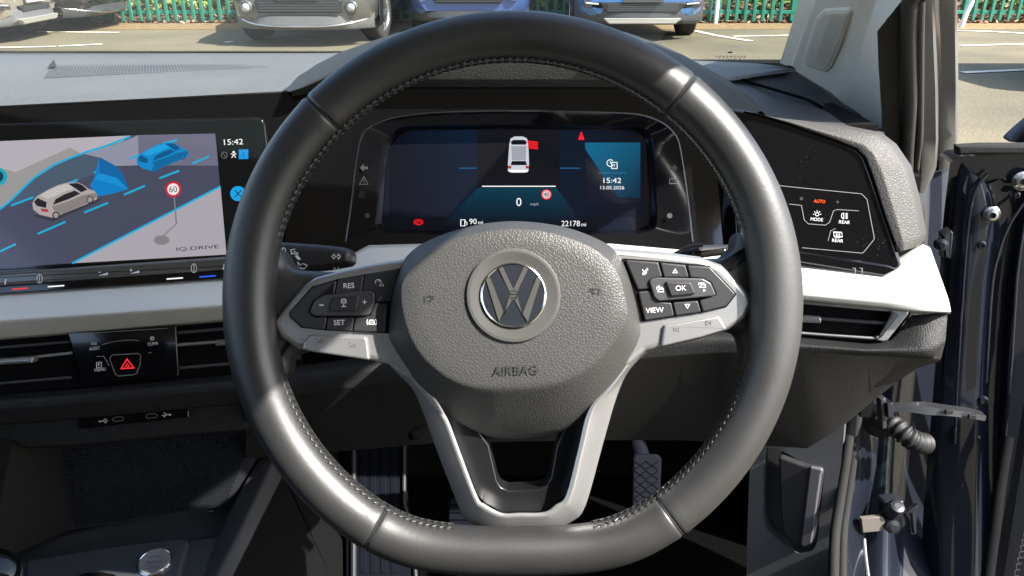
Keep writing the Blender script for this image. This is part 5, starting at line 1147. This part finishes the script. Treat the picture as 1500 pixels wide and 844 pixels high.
# ---- parked cars
GLASSD = mat('car_glass', (.02, .025, .028), .05, coat=1); CLAD = mat('car_cladding', (.035, .036, .038), .5); GRILLE = mat('grille_black', (.012, .012, .013), .35); LAMP = mat('lamp_lens', (.55, .57, .58), .08, coat=1, metal=.3)
PLATE = mat('number_plate_white', (.62, .63, .62), .5); SKID = mat('skid_plate', (.42, .40, .36), .4, metal=.5); WRIM = mat('wheel_rim', (.45, .45, .46), .3, metal=.9)
def paint(nm, c, metal=.3): return mat('car_paint_' + nm, c, .3, metal=metal, coat=1)
def make_car(pos, rz, Wd, Ln, Ht, pm, label, style, group='cars parked in front of the green fence', steer=0):
    t = thing('parked_car', Vector((pos.x, pos.y, 0)), label, 'car', group, rz)
    hw = Wd / 2
    def part(name, fn, parent=t, label=None):
        b = MB(); fn(b); o = b.build(name, parent, label=label, local=True, sharp=45); return o
    # local: x right, -y is the nose (nose tip at y=0)
    st = [(.0, .78, .34, .72), (.06, .88, .30, .80), (.22, .96, .25, .88), (.5, 1, .24, .95), (1.0, 1, .24, 1.02), (1.35, 1, .24, 1.06), (2.6, 1, .24, 1.06), (Ln - .7, 1, .24, 1.05), (Ln - .2, .96, .28, 1.02), (Ln, .86, .36, .95)]
    def f_body(b):
        rows = []
        for y, wf, zl, zt in st:
            q = hw * wf; h = [Vector((q * .86, y, zl)), Vector((q * .985, y, zl + .10)), Vector((q, y, zl + .30)), Vector((q * .985, y, zt - .10)), Vector((q * .90, y, zt)), Vector((q * .5, y, zt + .03))]
            rows.append([Vector((-p.x, p.y, p.z)) for p in h] + [Vector((0, y, zt + .04))] + h[::-1])
        loft(b, rows, pm); b.add(rows[0], [list(range(len(rows[0])))], pm); b.add(rows[-1], [list(range(len(rows[-1])))], pm)
    part('body', f_body)
    gh = [(1.30, .80, 1.04), (2.0, .72, Ht - .06), (2.5, .72, Ht), (Ln - 1.0, .70, Ht - .02), (Ln - .3, .76, 1.08)]
    part('windows', lambda b: loft(b, [[Vector((-hw * .93, y, 1.0)), Vector((-hw * wf, y, z)), Vector((hw * wf, y, z)), Vector((hw * .93, y, 1.0))] for y, wf, z in gh], GLASSD))
    part('roof', lambda b: loft(b, [[Vector((-hw * .73, y, z - .03)), Vector((-hw * .5, y, z + .025)), Vector((hw * .5, y, z + .025)), Vector((hw * .73, y, z - .03))] for y, z in ((1.95, Ht - .05), (2.5, Ht), (Ln - 1, Ht), (Ln - .6, Ht - .16))], pm))
    sk = {}
    def flat(b, poly, y, dep, m, bev=.01, r=.02, curve=.0): 
        p = [Vector((x, y + curve * (abs(x) / hw) ** 2, z)) for x, z in poly]
        p = fillet(p, r, 4) if r else p
        prism(b, p, Vector((0, -1, 0)), dep, m, bev, 2)
    def sym(poly): return poly + [(-x, z) for x, z in poly[::-1]]
    s = style
    def bumper(b):                       # wraparound lower lip
        rows = []
        for k in range(25):
            a = -1 + k / 12; x = hw * .97 * a; y = -.05 + .34 * abs(a) ** 4
            rows.append([Vector((x, y + .10, .20)), Vector((x, y + .02, .21)), Vector((x, y - .02, .26)), Vector((x, y, .31 + s.get('liph', .06))), Vector((x, y + .06, .33 + s.get('liph', .06)))])
        loft(b, rows, s['lip'])
    part('bumper_lip', bumper)
    if s.get('trim'): 
        def chrome(b): tube(b, [Vector((hw * .93 * (-1 + k / 12), -.085 + .34 * abs(-1 + k / 12) ** 4, .25 - .0 + .08 * abs(-1 + k / 12) ** 3)) for k in range(25)], .012, s['trim'], 8)
        part('bumper_strip', chrome)
    g = s['grille']
    part('lower_grille', lambda b: (flat(b, sym(g), -.055, .06, GRILLE), [box(b, Vector((0, -.058, z)), min(x for x, _ in g) * .98, .006, .008, CLAD) for z in [g[0][1] + (g[-1][1] - g[0][1]) * (k + 1) / 5 for k in range(4)]]))
    part('grille', lambda b: (flat(b, sym([(hw * .62, .62), (hw * .66, .80)]), -.03, .05, GRILLE), [box(b, Vector((0, -.035, z)), hw * .6, .008, .012, s.get('bar', CHROME)) for z in (.67, .73)]))
    if s.get('plate'): part('number_plate', lambda b: flat(b, sym([(.26, s['pz']), (.26, s['pz'] + .11)]), -.085, .02, s['plate'], .004, .008))
    for sx in (-1, 1):
        part('headlight', lambda b: flat(b, [(sx * hw * .60, .70), (sx * hw * .90, .74), (sx * hw * .92, .84), (sx * hw * .66, .83)], .10, .2, LAMP, .015, .03, 0))
        def fog(b):
            if s['fog'] == 'round':
                lathe(b, Vector((sx * hw * .72, -.02, s['fz'])), Vector((0, -1, 0)), [(.075, -.05), (.075, .02), (.06, .03), (.055, .01)], s.get('fogring', pm), 24, False)
                lathe(b, Vector((sx * hw * .72, -.02, s['fz'])), Vector((0, -1, 0)), [(.058, .0), (.045, .02), (.015, .028)], LAMP, 24)
            else:
                flat(b, [(sx * hw * .58, s['fz'] - .05), (sx * hw * .88, s['fz'] - .02), (sx * hw * .90, s['fz'] + .06), (sx * hw * .62, s['fz'] + .05)], .0, .08, CLAD, .01, .02)
                flat(b, [(sx * hw * .66, s['fz'] + .005), (sx * hw * .86, s['fz'] + .02), (sx * hw * .86, s['fz'] + .04), (sx * hw * .66, s['fz'] + .03)], -.012, .02, LAMP, .006, .01)
        part('fog_lamp', fog)
    if s.get('skid'): part('skid_plate', lambda b: flat(b, sym([(hw * .50, .22), (hw * .60, .29)]), -.085, .06, SKID, .012, .015))
    if s.get('clad'): part('cladding', lambda b: loft(b, [[Vector((x * hw * 1.0, y - .012, z)) for x, y, z in ((k, .34 * abs(k) ** 4 - .03, .24), (k, .34 * abs(k) ** 4 - .05, .30), (k, .34 * abs(k) ** 4 - .02, .40 + .14 * abs(k) ** 3))] for k in [-1 + i / 12 for i in range(25)]], CLAD))
    # wheels: tyre > rim
    for sx in (-1, 1):
        for y in (.88, Ln - .85):
            def arch(b):
                rows = []
                for rr in (.42, .36):
                    rows.append([Vector((sx * (hw + .008), y - rr * math.cos(k / 20 * math.pi), .33 + rr * math.sin(k / 20 * math.pi))) for k in range(21)])
                rows.append([p + Vector((-sx * .10, 0, 0)) for p in rows[-1]]); loft(b, rows, s.get('arch', CLAD))
                b.add([Vector((sx * (hw + .003), y - .37 * math.cos(k / 20 * math.pi), .33 + .37 * math.sin(k / 20 * math.pi))) for k in range(21)] + [Vector((sx * (hw + .003), y + .37, .22)), Vector((sx * (hw + .003), y - .37, .22))], [list(range(23))], BLACK)
            part('wheel_arch', arch)
            ax_ = Vector((sx, 0, 0)); 
            if y < 2 and steer: ax_ = Matrix.Rotation(steer, 3, 'Z') @ ax_
            c_ = Vector((sx * (hw - .11), y, .345))
            wo = part('wheel', lambda b: lathe(b, c_, ax_, [(.20, -.10), (.30, -.115), (.335, -.10), (.345, -.08), (.345, .08), (.335, .105), (.30, .122), (.235, .118), (.228, .10)], RUBBER, 48, True))
            def rim_(b):
                lathe(b, c_, ax_, [(.232, .10), (.235, .119), (.22, .120), (.205, .09)], WRIM, 40, False); u, v = basis(ax_)
                for k in range(5):
                    a = k / 5 * 2 * math.pi; d = u * math.cos(a) + v * math.sin(a); e = -u * math.sin(a) + v * math.cos(a)
                    prism(b, [c_ + ax_ * .108 + d * .03 + e * .035, c_ + ax_ * .108 + d * .212 + e * .028, c_ + ax_ * .108 + d * .212 - e * .028, c_ + ax_ * .108 + d * .03 - e * .035], ax_, .03, WRIM, .006, 2)
                lathe(b, c_, ax_, [(.055, .07), (.05, .115), (.02, .118)], WRIM, 20)
            part('wheel_rim', rim_, wo)
    def under(b): box(b, Vector((0, Ln / 2, .27)), hw * .8, Ln / 2 - .4, .05, BLACK)
    part('underbody', under)
    return t
def nose(px_l, px_r, pyt):
    """ground point under the nose of a car that faces us; tyres (0.88 m behind the nose, less a radius) touch at photo row pyt"""
    g = ground((px_l + px_r) / 2, pyt); d = (g - CAM).dot(FW); return Vector((g.x, g.y - .55, 0)), (px_r - px_l) / FPX * d
p, wd = nose(360, 559, 62)
make_car(p, 0, wd, 4.4, 1.68, paint('grey', (.13, .128, .12), .5), 'warm grey car with turned front tyres seen over the touchscreen', dict(lip=mat('lip_grey', (.10, .10, .097), .4), liph=.05, trim=CHROME, grille=[(hw_, z) for hw_, z in ((.50, .40), (.52, .55))], plate=SKID, pz=.55, fog='round', fz=.47), steer=-.16)
p, wd = nose(602, 777, 50)
make_car(p + Vector((0, .1, 0)), 0, wd, 4.3, 1.60, paint('violet', (.07, .125, .33), .4), 'violet blue car with round fog lamps facing us behind the top of the steering wheel', dict(lip=CLAD, liph=.02, grille=[(.44, .44), (.52, .58)], plate=PLATE, pz=.56, fog='round', fz=.53, trim=None, bar=CHROME))
p, wd = nose(838, 1020, 54)
make_car(p, 0, wd, 4.4, 1.62, paint('blue', (.045, .17, .42), .4), 'bright blue car with silver skid plate right of the wheel top', dict(lip=CLAD, liph=.05, grille=[(.46, .36), (.56, .48)], plate=mat('plate_back', (.05, .052, .055), .5), pz=.48, fog='slit', fz=.44, skid=True, clad=True))
make_car(Vector((-6.35, 11.05, 0)), R(95), 1.85, 4.5, 1.7, paint('beige', (.33, .29, .235), .4), 'pale beige off-road car with grey lower cladding at the far left', dict(lip=mat('clad_grey', (.11, .112, .118), .55), liph=.07, grille=[(.38, .37), (.42, .44)], plate=PLATE, pz=.47, fog='slit', fz=.44, skid=True), group='cars parked at the left')
make_car(Vector((-6.05, 12.55, 0)), R(90), 1.68, 4.4, 1.5, paint('black', (.012, .013, .015), .2), 'black car with a silver bumper strip half hidden behind the pale beige car', dict(lip=CLAD, liph=.03, trim=CHROME, grille=[(.40, .40), (.46, .52)], plate=None, pz=.5, fog='slit', fz=.42), group='cars parked at the left')
make_car(Vector((9.4, 7.3, 0)), R(90), 1.8, 4.4, 1.5, paint('white', (.6, .6, .6), 0), 'car standing beyond the open door whose shadow falls on the asphalt', dict(lip=CLAD, grille=[(.44, .40), (.5, .52)], plate=PLATE, pz=.53, fog='slit', fz=.42), group='cars parked at the right')

# ---- green palisade fence in bays
GREEN = mat('fence_green', (.012, .16, .105), .5, var=.15)
def pale(b, x, y, z0, z1, w_=.062):
    q = [Vector((x - w_ / 2, y, 0)), Vector((x - w_ * .3, y - .018, 0)), Vector((x + w_ * .3, y - .018, 0)), Vector((x + w_ / 2, y, 0))]
    loft(b, [[p + Vector((0, 0, z0)) for p in q], [p + Vector((0, 0, z1 - .06)) for p in q], [Vector((x, y - .01, z1)) for p in q]], GREEN)
def bay(x0, x1, y, place):
    t = thing('palisade_fence', Vector((x0, y, 0)), 'bay of green palisade fence ' + place, 'fence', 'bays of green palisade fence')
    b = MB(); n = int((x1 - x0 - .1) / .142)
    for k in range(n): pale(b, x0 + .12 + k * .142, y, .03, 1.8)
    b.build('pales', t, sharp=30)
    b = MB(); box(b, Vector((x0, y + .06, .95)), .05, .05, .95, GREEN, bev=.006); b.build('post', t)
    for z in (.17, 1.5): b = MB(); box(b, Vector(((x0 + x1) / 2, y + .025, z)), (x1 - x0) / 2, .018, .026, GREEN, bev=.004); b.build('rail', t)
fx = ground(164, 33).x
pl_ = ['at the far left behind the beige car', 'behind the black car at the left', 'in full sun left of the warm grey car', 'behind the warm grey car', 'between the warm grey and violet blue cars', 'behind the bright blue car', 'right of the bright blue car by the pillar', 'hidden past the windscreen pillar', 'seen past the open door by the bent white post', 'at the far right beyond the open door']
for k in range(-1, 8):
    bay(fx + k * 2.75 if k >= 0 else ground(143, 33).x, fx + (k + 1) * 2.75, YF, pl_[k + 2])
# posts
PW = mat('post_white', (.72, .72, .70), .5)
g = ground(1048, 35); mb = MB(); lathe(mb, Vector((g.x, g.y, 0)), Vector((0, 0, 1)), [(.035, 0), (.033, .01), (.033, .9), (.02, .92)], PW, 16); o = mb.build('post'); tag(o, 'straight white post standing right of the bright blue car', 'post')
g = ground(1408, 40); mb = MB(); tube(mb, spline([Vector((g.x, g.y, 0)), Vector((g.x + .03, g.y, .2)), Vector((g.x + .075, g.y, .38)), Vector((g.x + .03, g.y, .62)), Vector((g.x + .0, g.y, 1.0))], 6), .036, PW, 14); o = mb.build('post'); tag(o, 'bent white post standing beyond the open door', 'post')
# leaf litter, grass bank, hedge and trees beyond the fence
def leaves(name, n, xr, yr, zf, size, cols_, kind='stuff', label=None, cat=None, rnd=1.0):
    b = MB(); ms_ = [mat('leaf_%d_%d_%d' % tuple(int(q * 1000) for q in c), c, .75) for c in cols_]; buf = {m.name: ([], []) for m in ms_}
    for k in range(n):
        x = random.uniform(*xr); y = random.uniform(*yr); z = zf(x, y); s = size * random.uniform(.5, 1.4)
        a = Vector((random.uniform(-1, 1), random.uniform(-1, 1), random.uniform(-rnd, rnd))).normalized(); c = Vector((random.uniform(-1, 1), random.uniform(-1, 1), random.uniform(-rnd, rnd)))
        c = (c - a * c.dot(a)).normalized(); p = Vector((x, y, z)); v, f = buf[random.choice(ms_).name]; i = len(v)
        v += [p - a * s, p + c * s * .5, p + a * s, p - c * s * .5]; f.append([i, i + 1, i + 2, i + 3])
    for m in ms_: b.add(buf[m.name][0], buf[m.name][1], m)
    o = b.build(name, kind=kind, sharp=0); 
    if label: tag(o, label, cat)
    return o
leaves('leaf_litter', 9000, (-10, 12), (YF - .05, YF + .75), lambda x, y: .02 + max(0, y - YF) * .25 + random.uniform(0, .03), .05, [(.30, .17, .10), (.22, .11, .06), (.40, .26, .16), (.14, .08, .05)], label='brown fallen leaves lying along the foot of the green fence', cat='leaves', rnd=.4)
mb = MB(); EARTH = mat('bank_earth', (.12, .075, .045), .95, bump=('noise', 20, .8, .05), var=.3)
loft(mb, [[Vector((-40, YF + .02, .0)), Vector((40, YF + .02, .0))], [Vector((-40, YF + 1.3, .30)), Vector((40, YF + 1.3, .30))], [Vector((-40, YF + 6, 1.0)), Vector((40, YF + 6, 1.0))], [Vector((-40, YF + 30, 1.6)), Vector((40, YF + 30, 1.6))]], EARTH); mb.build('bank', kind='structure')
leaves('bank_grass', 24000, (-11, 14), (YF + .5, YF + 3.6), lambda x, y: .12 + (y - YF - .5) * .21 + random.uniform(0, .75) * (.6 + .4 * math.sin(x * 1.7 + y)), .075, [(.16, .22, .03), (.25, .28, .05), (.09, .16, .03), (.34, .33, .09)], label='yellow green grass and weeds on the bank behind the green fence', cat='grass')
def tree(x, y, h, cr, label, seed):
    random.seed(seed); t = thing('tree', Vector((x, y, .8)), label, 'tree', 'trees on the bank')
    b = MB(); BARK = mat('bark', (.09, .07, .05), .9, bump=('noise', 30, .8, .02))
    tube(b, spline([Vector((x, y, .5)), Vector((x + .1, y, h * .3)), Vector((x - .1, y + .1, h * .6)), Vector((x, y, h * .9))], 4), [.16 - .011 * k for k in range(13)], BARK, 10)
    for k in range(7):
        a = random.uniform(0, 6.28); z = h * random.uniform(.35, .7); tube(b, [Vector((x, y, z)), Vector((x + cr * .4 * math.cos(a), y + cr * .4 * math.sin(a), z + .5)), Vector((x + cr * .8 * math.cos(a), y + cr * .8 * math.sin(a), z + 1.1))], [.06, .04, .015], BARK, 6)
    b.build('trunk', t)
    b = MB(); cl_ = [(random.uniform(-1, 1) * cr, random.uniform(-1, 1) * cr, random.uniform(.4, 1) * h, random.uniform(.4, .9)) for _ in range(26)]
    ms_ = [mat('tree_leaf_%d' % i, c, .6) for i, c in enumerate(((.045, .09, .02), (.07, .12, .03), (.03, .065, .018)))]
    for cx_, cy_, cz_, r_ in cl_:
        v = []; f = []
        for k in range(170):
            d = Vector((random.gauss(0, 1), random.gauss(0, 1), random.gauss(0, 1))).normalized() * r_ * random.uniform(.3, 1.1); p = Vector((x + cx_, y + cy_, cz_)) + d
            a = Vector((random.gauss(0, 1), random.gauss(0, 1), random.gauss(0, 1))).normalized(); c = a.cross(Vector((random.gauss(0, 1), random.gauss(0, 1), random.gauss(0, 1)))).normalized(); i = len(v); s = random.uniform(.06, .13)
            v += [p - a * s, p + c * s * .5, p + a * s, p - c * s * .5]; f.append([i, i + 1, i + 2, i + 3])
        b.add(v, f, random.choice(ms_))
    b.build('crown', t, sharp=0)
for i, (x, y, h, cr, lb) in enumerate(((-7.5, 18.5, 5.5, 2.2, 'leafy tree behind the fence at the far left'), (-3, 19.5, 6.5, 2.4, 'leafy tree behind the warm grey car'), (1.8, 18.5, 5.8, 2.2, 'leafy tree behind the bright blue car'), (6.5, 19.5, 6, 2.3, 'leafy tree behind the windscreen pillar'), (11, 18.5, 6, 2.3, 'leafy tree at the far right'))):
    tree(x, y, h, cr, lb, 11 + i)
